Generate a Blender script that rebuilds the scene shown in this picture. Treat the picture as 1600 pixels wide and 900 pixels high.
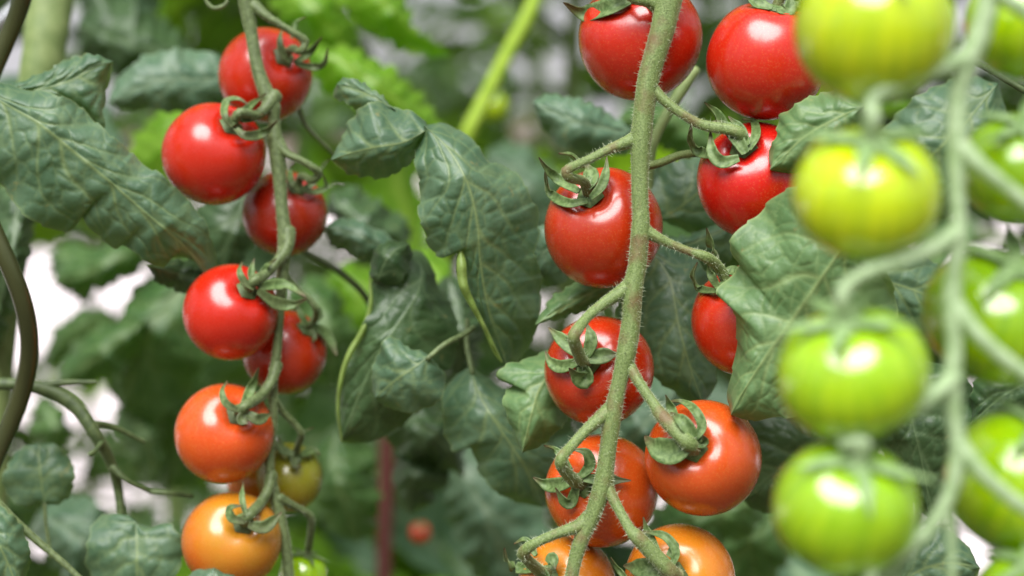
import bpy, math, random
import numpy as np
from mathutils import Vector, Matrix

for o in list(bpy.data.objects):
    bpy.data.objects.remove(o)
scn = bpy.context.scene
COL = scn.collection

# ------------------------------------------------------------------ camera
LENS = 60.0
FPX = LENS / 36.0 * 1600.0                 # focal length in photo pixels
PITCH = math.radians(6.0)                  # looking slightly down
CAM = np.array([0.0, 0.0, 1.20])
FW = np.array([0.0, math.cos(PITCH), -math.sin(PITCH)])
RT = np.array([1.0, 0.0, 0.0])
UP = np.array([0.0, math.sin(PITCH), math.cos(PITCH)])
cam_data = bpy.data.cameras.new('camera')
cam = bpy.data.objects.new('camera', cam_data)
COL.objects.link(cam)
cam.location = CAM
cam.rotation_euler = (math.pi / 2 - PITCH, 0, 0)
cam_data.lens = LENS
cam_data.sensor_width = 36.0
cam_data.clip_start = 0.02
cam_data.clip_end = 500.0
cam_data.dof.use_dof = True
cam_data.dof.focus_distance = 0.438
cam_data.dof.aperture_fstop = 6.8
scn.camera = cam

# ------------------------------------------------------------------ world, sun, exposure
SUN_EL, SUN_AZ = math.radians(56), math.radians(196)     # azimuth clockwise from +Y: behind the camera
w = bpy.data.worlds.new('World')
scn.world = w
w.use_nodes = True
nt = w.node_tree
bg = nt.nodes['Background']
sky = nt.nodes.new('ShaderNodeTexSky')
sky.sky_type = 'NISHITA'
sky.sun_disc = False
sky.sun_elevation = SUN_EL
sky.sun_rotation = SUN_AZ
sky.air_density = 1.0
sky.dust_density = 2.0
tc = nt.nodes.new('ShaderNodeTexCoord')
nz = nt.nodes.new('ShaderNodeTexNoise')
nz.inputs['Scale'].default_value = 2.2
nz.inputs['Detail'].default_value = 5.0
nt.links.new(tc.outputs['Generated'], nz.inputs['Vector'])
cr = nt.nodes.new('ShaderNodeValToRGB')
cr.color_ramp.elements[0].position = 0.25
cr.color_ramp.elements[0].color = (0.62, 0.62, 0.62, 1)
cr.color_ramp.elements[1].position = 0.7
cr.color_ramp.elements[1].color = (0.92, 0.92, 0.92, 1)
nt.links.new(nz.outputs['Fac'], cr.inputs['Fac'])
mx = nt.nodes.new('ShaderNodeMixRGB')
mx.inputs['Color2'].default_value = (11.0, 10.6, 11.4, 1)
nt.links.new(cr.outputs['Color'], mx.inputs['Fac'])
nt.links.new(sky.outputs['Color'], mx.inputs['Color1'])
nt.links.new(mx.outputs['Color'], bg.inputs['Color'])
bg.inputs['Strength'].default_value = 0.052
sun_d = bpy.data.lights.new('sun', 'SUN')
sun_d.energy = 5.0
sun_d.angle = math.radians(50)
sun_d.color = (1.0, 0.975, 0.96)
sun = bpy.data.objects.new('sun', sun_d)
COL.objects.link(sun)
sd = Vector((math.sin(SUN_AZ) * math.cos(SUN_EL), math.cos(SUN_AZ) * math.cos(SUN_EL), math.sin(SUN_EL)))
sun.rotation_euler = sd.to_track_quat('Z', 'Y').to_euler()
scn.view_settings.view_transform = 'Standard'
scn.view_settings.look = 'None'
scn.view_settings.gamma = 1.0
scn.view_settings.use_curve_mapping = False
scn.view_settings.exposure = 0.62
scn.cycles.max_bounces = 8
scn.cycles.transparent_max_bounces = 4
scn.cycles.use_denoising = True


# ------------------------------------------------------------------ helpers
def P(px, py, d):
    """World point that stands d metres in front of the camera, seen at photo pixel px, py."""
    return CAM + d * (FW + (px - 800.0) / FPX * RT + (450.0 - py) / FPX * UP)


def PA(a):
    a = np.asarray(a, float)
    d = a[..., 2:3]
    return CAM + d * (FW + (a[..., 0:1] - 800.0) / FPX * RT + (450.0 - a[..., 1:2]) / FPX * UP)


def catmull(pts, n, smooth=True):
    """Resample a polyline (any dims) to n points evenly along its length."""
    p = np.asarray(pts, float)
    if len(p) > 2 and smooth:
        q = np.vstack([2 * p[0] - p[1], p, 2 * p[-1] - p[-2]])
        out = []
        for i in range(1, len(q) - 2):
            t = np.linspace(0, 1, 9)[:-1, None]
            a, b, c, d = q[i - 1], q[i], q[i + 1], q[i + 2]
            out.append(0.5 * (2 * b + (c - a) * t + (2 * a - 5 * b + 4 * c - d) * t ** 2 + (3 * b - a - 3 * c + d) * t ** 3))
        p = np.vstack(out + [p[-1:]])
    s = np.concatenate([[0], np.cumsum(np.linalg.norm(np.diff(p[:, :2], axis=0), axis=1) + 1e-9)])
    u = np.linspace(0, s[-1], n)
    return np.stack([np.interp(u, s, p[:, k]) for k in range(p.shape[1])], 1)


def mesh_from(name, V, F, attrs=None, smooth=True):
    me = bpy.data.meshes.new(name)
    V = np.ascontiguousarray(V, np.float32)
    F = np.ascontiguousarray(F, np.int32)
    k = F.shape[1]
    me.vertices.add(len(V))
    me.vertices.foreach_set('co', V.ravel())
    me.loops.add(F.size)
    me.loops.foreach_set('vertex_index', F.ravel())
    me.polygons.add(len(F))
    me.polygons.foreach_set('loop_start', np.arange(0, F.size, k, dtype=np.int32))
    me.polygons.foreach_set('loop_total', np.full(len(F), k, np.int32))
    if smooth:
        me.polygons.foreach_set('use_smooth', np.ones(len(F), bool))
    for n, a in (attrs or {}).items():
        at = me.attributes.new(n, 'FLOAT', 'POINT')
        at.data.foreach_set('value', np.ascontiguousarray(a, np.float32).ravel())
    me.update(calc_edges=True)
    me.validate()
    return me


def obj(name, me, mat, parent=None, origin=None):
    if mat is not None and not me.materials:
        me.materials.append(mat)
    me.name = name
    o = bpy.data.objects.new(name, me)
    COL.objects.link(o)
    if parent is not None:
        o.parent = parent
    return o


def tag(o, label=None, cat=None, group=None, kind=None):
    if label: o['label'] = label
    if cat: o['category'] = cat
    if group: o['group'] = group
    if kind: o['kind'] = kind
    return o


def empty(name, loc, label, cat, group=None):
    o = bpy.data.objects.new(name, None)
    COL.objects.link(o)
    o.empty_display_size = 0.01
    o.location = loc
    return tag(o, label, cat, group)


def vnoise(seed, n=3):
    """Cheap smooth pseudo-noise of 3-D points: a sum of a few random sine waves."""
    r = np.random.RandomState(seed)
    K = r.normal(size=(n * 3, 3))
    ph = r.uniform(0, 6.28, n * 3)
    def f(p, freq):
        return np.sin(p @ K.T * freq + ph).mean(-1) * 1.6
    return f


def tube_grid(C, rad, sides=14, seed=0, lump=0.06):
    """Rings around centre line C (n,3) with radii rad; ends rounded off. Returns V, F."""
    n = len(C)
    T = np.gradient(C, axis=0)
    T /= np.linalg.norm(T, axis=1)[:, None] + 1e-12
    ref = np.array([0.0, 1.0, 0.13])
    if abs(T[0] @ ref) > 0.9: ref = np.array([1.0, 0.0, 0.1])
    N = np.zeros_like(C)
    v = ref - (ref @ T[0]) * T[0]
    N[0] = v / np.linalg.norm(v)
    for i in range(1, n):
        v = N[i - 1] - (N[i - 1] @ T[i]) * T[i]
        N[i] = v / (np.linalg.norm(v) + 1e-12)
    B = np.cross(T, N)
    a = np.linspace(0, 2 * np.pi, sides, endpoint=False)
    f = vnoise(seed)
    rad = np.asarray(rad, float)
    circ = np.cos(a)[None, :, None] * N[:, None] + np.sin(a)[None, :, None] * B[:, None]
    s = np.arange(n)[:, None] * 0.22
    pp = np.stack([np.broadcast_to(s, (n, sides)), np.cos(a)[None] * np.ones((n, 1)), np.sin(a)[None] * np.ones((n, 1))], -1)
    rr = rad[:, None] * (1 + lump * f(pp, 1.6))
    rr = rr * (1 + (0.6 * lump) * np.cos(4 * a[None] + s * 0.5))
    V = (C[:, None] + circ * rr[..., None]).reshape(-1, 3)
    i = np.arange(n - 1)[:, None] * sides
    j = np.arange(sides)[None]
    j2 = (j + 1) % sides
    F = np.stack([i + j, i + j2, i + sides + j2, i + sides + j], -1).reshape(-1, 4)
    # rounded caps as three shrinking rings
    caps = []
    off = len(V)
    VV = [V]; FF = [F]
    for end, base, sg in ((0, 0, -1), (n - 1, (n - 1) * sides, 1)):
        prev = base + np.arange(sides)
        for q in (0.5, 0.85, 0.99):
            ring = C[end] + T[end] * sg * rad[end] * q * 0.8 + circ[end] * rad[end] * math.sqrt(1 - q * q)
            VV.append(ring)
            cur = off + np.arange(sides); off += sides
            nx = np.roll(np.arange(sides), -1)
            if sg > 0: FF.append(np.stack([prev, prev[nx], cur[nx], cur], 1))
            else: FF.append(np.stack([prev[nx], prev, cur, cur[nx]], 1))
            prev = cur
    return np.vstack(VV), np.vstack(FF)


def tube_px(pts, sides=14, seed=0, lump=0.06, step=5):
    """pts: (px, py, depth, width in px). Returns V, F, centre line, radii (world)."""
    p = np.asarray(pts, float)
    L = np.linalg.norm(np.diff(p[:, :2], axis=0), axis=1).sum()
    q = catmull(p, max(8, int(L / step)))
    C = PA(q[:, :3])
    r = q[:, 3] * q[:, 2] / FPX / 2
    V, F = tube_grid(C, r, sides, seed, lump)
    return V, F, C, r


def hair_mesh(name, C, r, n, lmin, lmax, wid, seed, droop=0.2):
    """Fine plant hairs standing on a stalk: one thin triangle pair each."""
    g = np.random.RandomState(seed)
    m = len(C)
    w_ = np.linalg.norm(np.diff(C, axis=0), axis=1)
    idx = g.uniform(0, m - 1.001, n)
    i = idx.astype(int); f = (idx - i)[:, None]
    c = C[i] * (1 - f) + C[i + 1] * f
    rr = (r[i] * (1 - f[:, 0]) + r[i + 1] * f[:, 0])
    T = C[i + 1] - C[i]; T /= np.linalg.norm(T, axis=1)[:, None] + 1e-12
    d = g.normal(size=(n, 3)); d -= (d * T).sum(1)[:, None] * T; d /= np.linalg.norm(d, axis=1)[:, None]
    L = g.uniform(lmin, lmax, n)[:, None]
    dirv = d + g.normal(size=(n, 3)) * droop
    dirv /= np.linalg.norm(dirv, axis=1)[:, None]
    base = c + d * (rr * 0.97)[:, None]
    s = np.cross(dirv, g.normal(size=(n, 3))); s /= np.linalg.norm(s, axis=1)[:, None]
    s2 = np.cross(dirv, s)
    W = wid * 0.5
    V = np.stack([base - s * W, base + s * W, base + dirv * L, base - s2 * W, base + s2 * W, base + dirv * L], 1).reshape(-1, 3)
    F = np.arange(len(V)).reshape(-1, 3)
    return mesh_from(name, V, F, smooth=False)


# ------------------------------------------------------------------ materials
def newmat(name):
    m = bpy.data.materials.new(name)
    m.use_nodes = True
    nt = m.node_tree
    return m, nt, nt.nodes['Principled BSDF'], nt.nodes['Material Output']


def N(nt, t, **kw):
    n = nt.nodes.new(t)
    for k, v in kw.items():
        if k in n.inputs.keys(): n.inputs[k].default_value = v
        else: setattr(n, k, v)
    return n


def mat_leaf(name, c1, c2, vein, rough=0.46, trans=0.27, tcol=(0.20, 0.36, 0.03), under=None, bump=0.25, spec=0.5, scale=1.0, dust=0.12):
    m, nt, b, out = newmat(name)
    L = nt.links.new
    tc = N(nt, 'ShaderNodeTexCoord')
    n1 = N(nt, 'ShaderNodeTexNoise', Scale=70.0 * scale, Detail=4.0)
    L(tc.outputs['Object'], n1.inputs['Vector'])
    mr = N(nt, 'ShaderNodeMapRange'); mr.inputs['From Min'].default_value = 0.35; mr.inputs['From Max'].default_value = 0.65
    L(n1.outputs['Fac'], mr.inputs['Value'])
    mix = N(nt, 'ShaderNodeMixRGB'); mix.inputs['Color1'].default_value = (*c1, 1); mix.inputs['Color2'].default_value = (*c2, 1)
    L(mr.outputs['Result'], mix.inputs['Fac'])
    at = N(nt, 'ShaderNodeAttribute', attribute_name='vein')
    mixv = N(nt, 'ShaderNodeMixRGB'); mixv.inputs['Color2'].default_value = (*vein, 1)
    L(mix.outputs['Color'], mixv.inputs['Color1']); L(at.outputs['Fac'], mixv.inputs['Fac'])
    last = mixv
    # yellow-brown freckles and the pale dust on an outdoor leaf
    n3 = N(nt, 'ShaderNodeTexNoise', Scale=900.0 * scale, Detail=3.0)
    L(tc.outputs['Object'], n3.inputs['Vector'])
    mr3 = N(nt, 'ShaderNodeMapRange'); mr3.inputs['From Min'].default_value = 0.55; mr3.inputs['From Max'].default_value = 0.75; mr3.inputs['To Max'].default_value = dust
    L(n3.outputs['Fac'], mr3.inputs['Value'])
    mixd = N(nt, 'ShaderNodeMixRGB'); mixd.inputs['Color2'].default_value = (0.20, 0.25, 0.13, 1)
    L(last.outputs['Color'], mixd.inputs['Color1']); L(mr3.outputs['Result'], mixd.inputs['Fac'])
    last = mixd
    ns = N(nt, 'ShaderNodeTexNoise', Scale=190.0 * scale, Detail=6.0); ns.inputs['Roughness'].default_value = 0.65
    L(tc.outputs['Object'], ns.inputs['Vector'])
    mrs = N(nt, 'ShaderNodeMapRange'); mrs.inputs['From Min'].default_value = 0.64; mrs.inputs['From Max'].default_value = 0.70; mrs.inputs['To Max'].default_value = 0.55
    L(ns.outputs['Fac'], mrs.inputs['Value'])
    mixs = N(nt, 'ShaderNodeMixRGB'); mixs.inputs['Color2'].default_value = (0.24, 0.22, 0.08, 1)
    L(last.outputs['Color'], mixs.inputs['Color1']); L(mrs.outputs['Result'], mixs.inputs['Fac'])
    last = mixs
    if under:
        ge = N(nt, 'ShaderNodeNewGeometry')
        mu = N(nt, 'ShaderNodeMixRGB'); mu.inputs['Color2'].default_value = (*under, 1)
        L(last.outputs['Color'], mu.inputs['Color1']); L(ge.outputs['Backfacing'], mu.inputs['Fac'])
        last = mu
    L(last.outputs['Color'], b.inputs['Base Color'])
    b.inputs['Roughness'].default_value = rough
    b.inputs['Specular IOR Level'].default_value = spec
    b.inputs['Sheen Weight'].default_value = 0.03
    b.inputs['Sheen Roughness'].default_value = 0.4
    v = N(nt, 'ShaderNodeTexVoronoi', Scale=420.0 * scale); v.feature = 'SMOOTH_F1'
    L(tc.outputs['Object'], v.inputs['Vector'])
    add = N(nt, 'ShaderNodeMath', operation='ADD')
    L(v.outputs['Distance'], add.inputs[0]); L(n3.outputs['Fac'], add.inputs[1])
    bp = N(nt, 'ShaderNodeBump'); bp.inputs['Strength'].default_value = bump; bp.inputs['Distance'].default_value = 0.0006
    L(add.outputs['Value'], bp.inputs['Height']); L(bp.outputs['Normal'], b.inputs['Normal'])
    tr = N(nt, 'ShaderNodeBsdfTranslucent'); tr.inputs['Color'].default_value = (*tcol, 1)
    ms = N(nt, 'ShaderNodeMixShader'); ms.inputs['Fac'].default_value = trans
    L(b.outputs['BSDF'], ms.inputs[1]); L(tr.outputs['BSDF'], ms.inputs[2]); L(ms.outputs['Shader'], out.inputs['Surface'])
    return m


def mat_stalk(name, c1, c2, scale=500.0, rough=0.6, bump=0.5, c3=None):
    m, nt, b, out = newmat(name)
    L = nt.links.new
    tc = N(nt, 'ShaderNodeTexCoord')
    n1 = N(nt, 'ShaderNodeTexNoise', Scale=scale * 2.2, Detail=3.0)
    L(tc.outputs['Object'], n1.inputs['Vector'])
    mr = N(nt, 'ShaderNodeMapRange'); mr.inputs['From Min'].default_value = 0.36; mr.inputs['From Max'].default_value = 0.64
    L(n1.outputs['Fac'], mr.inputs['Value'])
    mix = N(nt, 'ShaderNodeMixRGB'); mix.inputs['Color1'].default_value = (*c1, 1); mix.inputs['Color2'].default_value = (*c2, 1)
    L(mr.outputs['Result'], mix.inputs['Fac'])
    last = mix
    if c3:
        n2 = N(nt, 'ShaderNodeTexNoise', Scale=scale * 0.12, Detail=5.0)
        L(tc.outputs['Object'], n2.inputs['Vector'])
        mr2 = N(nt, 'ShaderNodeMapRange'); mr2.inputs['From Min'].default_value = 0.52; mr2.inputs['From Max'].default_value = 0.68; mr2.inputs['To Max'].default_value = 0.85
        L(n2.outputs['Fac'], mr2.inputs['Value'])
        m2 = N(nt, 'ShaderNodeMixRGB'); m2.inputs['Color2'].default_value = (*c3, 1)
        L(mix.outputs['Color'], m2.inputs['Color1']); L(mr2.outputs['Result'], m2.inputs['Fac'])
        last = m2
    ta = N(nt, 'ShaderNodeAttribute', attribute_name='tip')
    mt = N(nt, 'ShaderNodeMixRGB'); mt.inputs['Color2'].default_value = (0.075, 0.05, 0.02, 1)
    L(last.outputs['Color'], mt.inputs['Color1']); L(ta.outputs['Fac'], mt.inputs['Fac'])
    L(mt.outputs['Color'], b.inputs['Base Color'])
    b.inputs['Roughness'].default_value = rough
    b.inputs['Sheen Weight'].default_value = 0.3
    b.inputs['Sheen Roughness'].default_value = 0.35
    b.inputs['Sheen Tint'].default_value = (0.75, 0.9, 0.5, 1)
    bp = N(nt, 'ShaderNodeBump'); bp.inputs['Strength'].default_value = bump; bp.inputs['Distance'].default_value = 0.0003
    L(n1.outputs['Fac'], bp.inputs['Height']); L(bp.outputs['Normal'], b.inputs['Normal'])
    return m


def mat_fruit(name, body, top, bottom, speck, stripe=None, rough=0.25, sss=0.10, speck_amt=0.6, coat=0.55, coatr=0.18):
    """Object coordinates: fruit radius 1, +Z is the stalk end."""
    m, nt, b, out = newmat(name)
    L = nt.links.new
    tc = N(nt, 'ShaderNodeTexCoord')
    sp = N(nt, 'ShaderNodeSeparateXYZ'); L(tc.outputs['Object'], sp.inputs['Vector'])
    nn = N(nt, 'ShaderNodeTexNoise', Scale=1.3, Detail=3.0); L(tc.outputs['Object'], nn.inputs['Vector'])
    ad = N(nt, 'ShaderNodeMath', operation='MULTIPLY_ADD'); ad.inputs[1].default_value = 0.9
    L(nn.outputs['Fac'], ad.inputs[0]); L(sp.outputs['Z'], ad.inputs[2])
    mr = N(nt, 'ShaderNodeMapRange'); mr.inputs['From Min'].default_value = -0.6; mr.inputs['From Max'].default_value = 1.45
    L(ad.outputs['Value'], mr.inputs['Value'])
    r = N(nt, 'ShaderNodeValToRGB')
    e = r.color_ramp.elements
    e[0].position = 0.0; e[0].color = (*bottom, 1)
    e[1].position = 1.0; e[1].color = (*top, 1)
    k = e.new(0.5); k.color = (*body, 1)
    L(mr.outputs['Result'], r.inputs['Fac'])
    last = r.outputs['Color']
    if stripe:
        at = N(nt, 'ShaderNodeMath', operation='ARCTAN2'); L(sp.outputs['Y'], at.inputs[0]); L(sp.outputs['X'], at.inputs[1])
        cb = N(nt, 'ShaderNodeCombineXYZ'); L(at.outputs['Value'], cb.inputs['X'])
        zz = N(nt, 'ShaderNodeMath', operation='MULTIPLY'); zz.inputs[1].default_value = 0.09; L(sp.outputs['Z'], zz.inputs[0]); L(zz.outputs['Value'], cb.inputs['Y'])
        n2 = N(nt, 'ShaderNodeTexNoise', Scale=8.0, Detail=4.0); L(cb.outputs['Vector'], n2.inputs['Vector'])
        mr2 = N(nt, 'ShaderNodeMapRange'); mr2.inputs['From Min'].default_value = 0.42; mr2.inputs['From Max'].default_value = 0.62; mr2.inputs['To Max'].default_value = 0.75
        L(n2.outputs['Fac'], mr2.inputs['Value'])
        ms = N(nt, 'ShaderNodeMixRGB'); ms.inputs['Color2'].default_value = (*stripe, 1)
        L(last, ms.inputs['Color1']); L(mr2.outputs['Result'], ms.inputs['Fac'])
        last = ms.outputs['Color']
    # tiny pale freckles
    v = N(nt, 'ShaderNodeTexVoronoi', Scale=30.0); L(tc.outputs['Object'], v.inputs['Vector'])
    lt = N(nt, 'ShaderNodeMapRange'); lt.inputs['From Min'].default_value = 0.13; lt.inputs['From Max'].default_value = 0.23
    lt.inputs['To Min'].default_value = speck_amt; lt.inputs['To Max'].default_value = 0.0
    L(v.outputs['Distance'], lt.inputs['Value'])
    m3 = N(nt, 'ShaderNodeMixRGB'); m3.inputs['Color2'].default_value = (*speck, 1)
    L(last, m3.inputs['Color1']); L(lt.outputs['Result'], m3.inputs['Fac'])
    oi = N(nt, 'ShaderNodeObjectInfo')
    hs = N(nt, 'ShaderNodeHueSaturation')
    hv = N(nt, 'ShaderNodeMapRange'); hv.inputs['To Min'].default_value = 0.498; hv.inputs['To Max'].default_value = 0.506
    vv = N(nt, 'ShaderNodeMapRange'); vv.inputs['To Min'].default_value = 1.08; vv.inputs['To Max'].default_value = 0.86
    L(oi.outputs['Random'], hv.inputs['Value']); L(oi.outputs['Random'], vv.inputs['Value'])
    L(hv.outputs['Result'], hs.inputs['Hue']); L(vv.outputs['Result'], hs.inputs['Value']); L(m3.outputs['Color'], hs.inputs['Color'])
    of = N(nt, 'ShaderNodeVectorMath', operation='ADD')
    L(tc.outputs['Object'], of.inputs[0]); L(oi.outputs['Random'], of.inputs[1])
    ns = N(nt, 'ShaderNodeTexNoise', Scale=7.0, Detail=8.0); ns.inputs['Roughness'].default_value = 0.7
    L(of.outputs['Vector'], ns.inputs['Vector'])
    msc = N(nt, 'ShaderNodeMapRange'); msc.inputs['From Min'].default_value = 0.66; msc.inputs['From Max'].default_value = 0.72; msc.inputs['To Max'].default_value = 0.45
    L(ns.outputs['Fac'], msc.inputs['Value'])
    m5 = N(nt, 'ShaderNodeMixRGB'); m5.inputs['Color2'].default_value = (*[0.5 * c + 0.12 * k for c, k in zip(body, (1.6, 0.9, 0.4))], 1)
    L(hs.outputs['Color'], m5.inputs['Color1']); L(msc.outputs['Result'], m5.inputs['Fac'])
    L(m5.outputs['Color'], b.inputs['Base Color'])
    n4 = N(nt, 'ShaderNodeTexNoise', Scale=14.0, Detail=6.0); L(tc.outputs['Object'], n4.inputs['Vector'])
    mr4 = N(nt, 'ShaderNodeMapRange'); mr4.inputs['To Min'].default_value = rough * 0.8; mr4.inputs['To Max'].default_value = rough * 1.35
    L(n4.outputs['Fac'], mr4.inputs['Value']); L(mr4.outputs['Result'], b.inputs['Roughness'])
    b.inputs['Subsurface Weight'].default_value = sss
    b.inputs['Coat Weight'].default_value = coat
    b.inputs['Coat Roughness'].default_value = coatr
    b.inputs['Subsurface Radius'].default_value = (1.0, 0.35, 0.12)
    b.inputs['Subsurface Scale'].default_value = 0.002
    b.inputs['Specular IOR Level'].default_value = 0.5
    bp = N(nt, 'ShaderNodeBump'); bp.inputs['Strength'].default_value = 0.05; bp.inputs['Distance'].default_value = 0.02
    n5 = N(nt, 'ShaderNodeTexNoise', Scale=60.0, Detail=3.0); L(tc.outputs['Object'], n5.inputs['Vector'])
    L(n5.outputs['Fac'], bp.inputs['Height']); L(bp.outputs['Normal'], b.inputs['Normal'])
    return m


def mat_plain(name, col, rough=0.6, metal=0.0, nscale=30.0, col2=None):
    m, nt, b, out = newmat(name)
    L = nt.links.new
    tc = N(nt, 'ShaderNodeTexCoord')
    n1 = N(nt, 'ShaderNodeTexNoise', Scale=nscale, Detail=5.0); L(tc.outputs['Object'], n1.inputs['Vector'])
    mix = N(nt, 'ShaderNodeMixRGB'); mix.inputs['Color1'].default_value = (*col, 1)
    mix.inputs['Color2'].default_value = (*(col2 or tuple(c * 0.7 for c in col)), 1)
    L(n1.outputs['Fac'], mix.inputs['Fac']); L(mix.outputs['Color'], b.inputs['Base Color'])
    b.inputs['Roughness'].default_value = rough
    b.inputs['Metallic'].default_value = metal
    return m


M = {}
M['leaf'] = mat_leaf('leaf_grey_green', (0.052, 0.112, 0.062), (0.098, 0.172, 0.100), (0.20, 0.27, 0.11), under=(0.13, 0.20, 0.09))
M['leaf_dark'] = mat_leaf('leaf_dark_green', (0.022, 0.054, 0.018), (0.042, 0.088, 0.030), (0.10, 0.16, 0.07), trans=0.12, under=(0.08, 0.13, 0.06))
M['leaf_fresh'] = mat_leaf('leaf_fresh_green', (0.080, 0.165, 0.058), (0.13, 0.235, 0.092), (0.26, 0.36, 0.14), under=(0.18, 0.27, 0.09))
M['leaf_lime'] = mat_leaf('leaf_lime', (0.10, 0.24, 0.012), (0.16, 0.32, 0.02), (0.28, 0.42, 0.06), trans=0.45, tcol=(0.35, 0.62, 0.02), under=(0.15, 0.30, 0.03))  # yellowed base colour stands in for light coming through the leaves
M['leaf_far'] = mat_leaf('leaf_far', (0.035, 0.095, 0.024), (0.080, 0.170, 0.048), (0.17, 0.25, 0.09), trans=0.3, under=(0.12, 0.20, 0.07))
M['leaf_blue'] = mat_leaf('leaf_blue_green', (0.060, 0.125, 0.072), (0.10, 0.175, 0.105), (0.17, 0.24, 0.14), trans=0.2, under=(0.14, 0.20, 0.11))
M['margin'] = mat_leaf('leaf_margin_lime', (0.16, 0.25, 0.05), (0.24, 0.33, 0.09), (0.4, 0.5, 0.2), trans=0.3, tcol=(0.4, 0.6, 0.1))
M['stalk'] = mat_stalk('truss_stalk_green', (0.085, 0.135, 0.030), (0.18, 0.245, 0.080), scale=1100, c3=(0.14, 0.085, 0.035))
M['stalk_left'] = mat_stalk('truss_stalk_dull', (0.062, 0.092, 0.028), (0.115, 0.16, 0.058), scale=350)
M['stalk_pale'] = mat_stalk('truss_stalk_pale', (0.20, 0.30, 0.13), (0.33, 0.44, 0.25), scale=200)
M['stalk_dark'] = mat_stalk('branch_dark', (0.035, 0.060, 0.015), (0.075, 0.11, 0.035), scale=200)
M['stalk_lime'] = mat_stalk('stem_lime', (0.22, 0.36, 0.015), (0.32, 0.46, 0.04), scale=100)
M['stem_olive'] = mat_stalk('stem_olive', (0.12, 0.18, 0.05), (0.18, 0.24, 0.08), scale=90)
M['hair'] = mat_plain('stalk_hair', (0.55, 0.62, 0.42), 0.5)
M['sepal'] = mat_stalk('sepal_green', (0.055, 0.105, 0.022), (0.13, 0.20, 0.065), scale=400, c3=(0.05, 0.05, 0.02))
M['sepal_pale'] = mat_stalk('sepal_pale', (0.12, 0.22, 0.06), (0.24, 0.36, 0.15), scale=250)
M['red'] = mat_fruit('fruit_red', (0.48, 0.014, 0.003), (0.45, 0.011, 0.003), (0.46, 0.013, 0.003), (0.75, 0.22, 0.08))
M['crimson'] = mat_fruit('fruit_deep_red', (0.36, 0.009, 0.005), (0.36, 0.009, 0.004), (0.34, 0.008, 0.004), (0.5, 0.1, 0.05), speck_amt=0.2)
M['redleft'] = mat_fruit('fruit_bright_red', (0.47, 0.013, 0.003), (0.43, 0.010, 0.003), (0.47, 0.018, 0.003), (0.6, 0.12, 0.05), speck_amt=0.2)
M['vermilion'] = mat_fruit('fruit_orange_red', (0.58, 0.075, 0.008), (0.56, 0.055, 0.007), (0.54, 0.048, 0.007), (0.82, 0.35, 0.1))
M['orange'] = mat_fruit('fruit_orange', (0.66, 0.145, 0.010), (0.62, 0.21, 0.012), (0.62, 0.085, 0.008), (0.85, 0.5, 0.15))
M['amber'] = mat_fruit('fruit_amber', (0.54, 0.105, 0.006), (0.44, 0.21, 0.014), (0.60, 0.11, 0.008), (0.8, 0.45, 0.1), speck_amt=0.2)
M['olive'] = mat_fruit('fruit_turning', (0.30, 0.22, 0.012), (0.20, 0.22, 0.015), (0.40, 0.17, 0.012), (0.4, 0.35, 0.1), speck_amt=0.1)
M['green'] = mat_fruit('fruit_green', (0.34, 0.52, 0.002), (0.25, 0.45, 0.003), (0.26, 0.43, 0.002), (0.5, 0.6, 0.1), stripe=(0.18, 0.37, 0.003), rough=0.17, sss=0.1, speck_amt=0.1, coat=1.0, coatr=0.10)
M['lemon'] = mat_fruit('fruit_yellow_green', (0.52, 0.62, 0.002), (0.40, 0.54, 0.003), (0.32, 0.48, 0.002), (0.6, 0.65, 0.1), stripe=(0.30, 0.46, 0.003), rough=0.17, sss=0.1, speck_amt=0.1, coat=1.0, coatr=0.10)
M['scar'] = mat_plain('blossom_scar', (0.75, 0.62, 0.45), 0.7)
M['wire'] = mat_plain('spiral_stake_wire', (0.085, 0.095, 0.035), 0.25, 0.45, 60, (0.035, 0.045, 0.018))
M['redstake'] = mat_plain('red_stake', (0.12, 0.020, 0.016), 0.8, 0.0, 12, (0.06, 0.015, 0.014))
M['steel'] = mat_plain('steel_tube', (0.55, 0.57, 0.60), 0.3, 0.8)


# ------------------------------------------------------------------ leaf blade from its outline
def cells(xy, size, seed):
    """Quilting between the small veins: 0 on a vein, 1 on top of a bulge; second array marks the veins."""
    g = np.random.RandomState(abs(int(seed)) + 1)
    lo = xy.reshape(-1, 2).min(0) - size; hi = xy.reshape(-1, 2).max(0) + size
    n = int(np.clip((hi[0] - lo[0]) * (hi[1] - lo[1]) / size ** 2, 4, 900))
    c = g.uniform(lo, hi, (n, 2))
    p = xy.reshape(-1, 2)
    wob = np.stack([np.sin(p[:, 1] / 9.0 + seed), np.sin(p[:, 0] / 8.0 + seed)], 1) * size * 0.10
    d2 = (((p + wob)[:, None] - c[None]) ** 2).sum(-1)
    d2.partition(1, axis=1)
    e = (np.sqrt(d2[:, 1]) - np.sqrt(d2[:, 0])) / size
    h = 1 - np.exp(-(e / 0.28) ** 1.2)
    return h.reshape(xy.shape[:2]), np.exp(-(e / 0.09) ** 2).reshape(xy.shape[:2])



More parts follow.
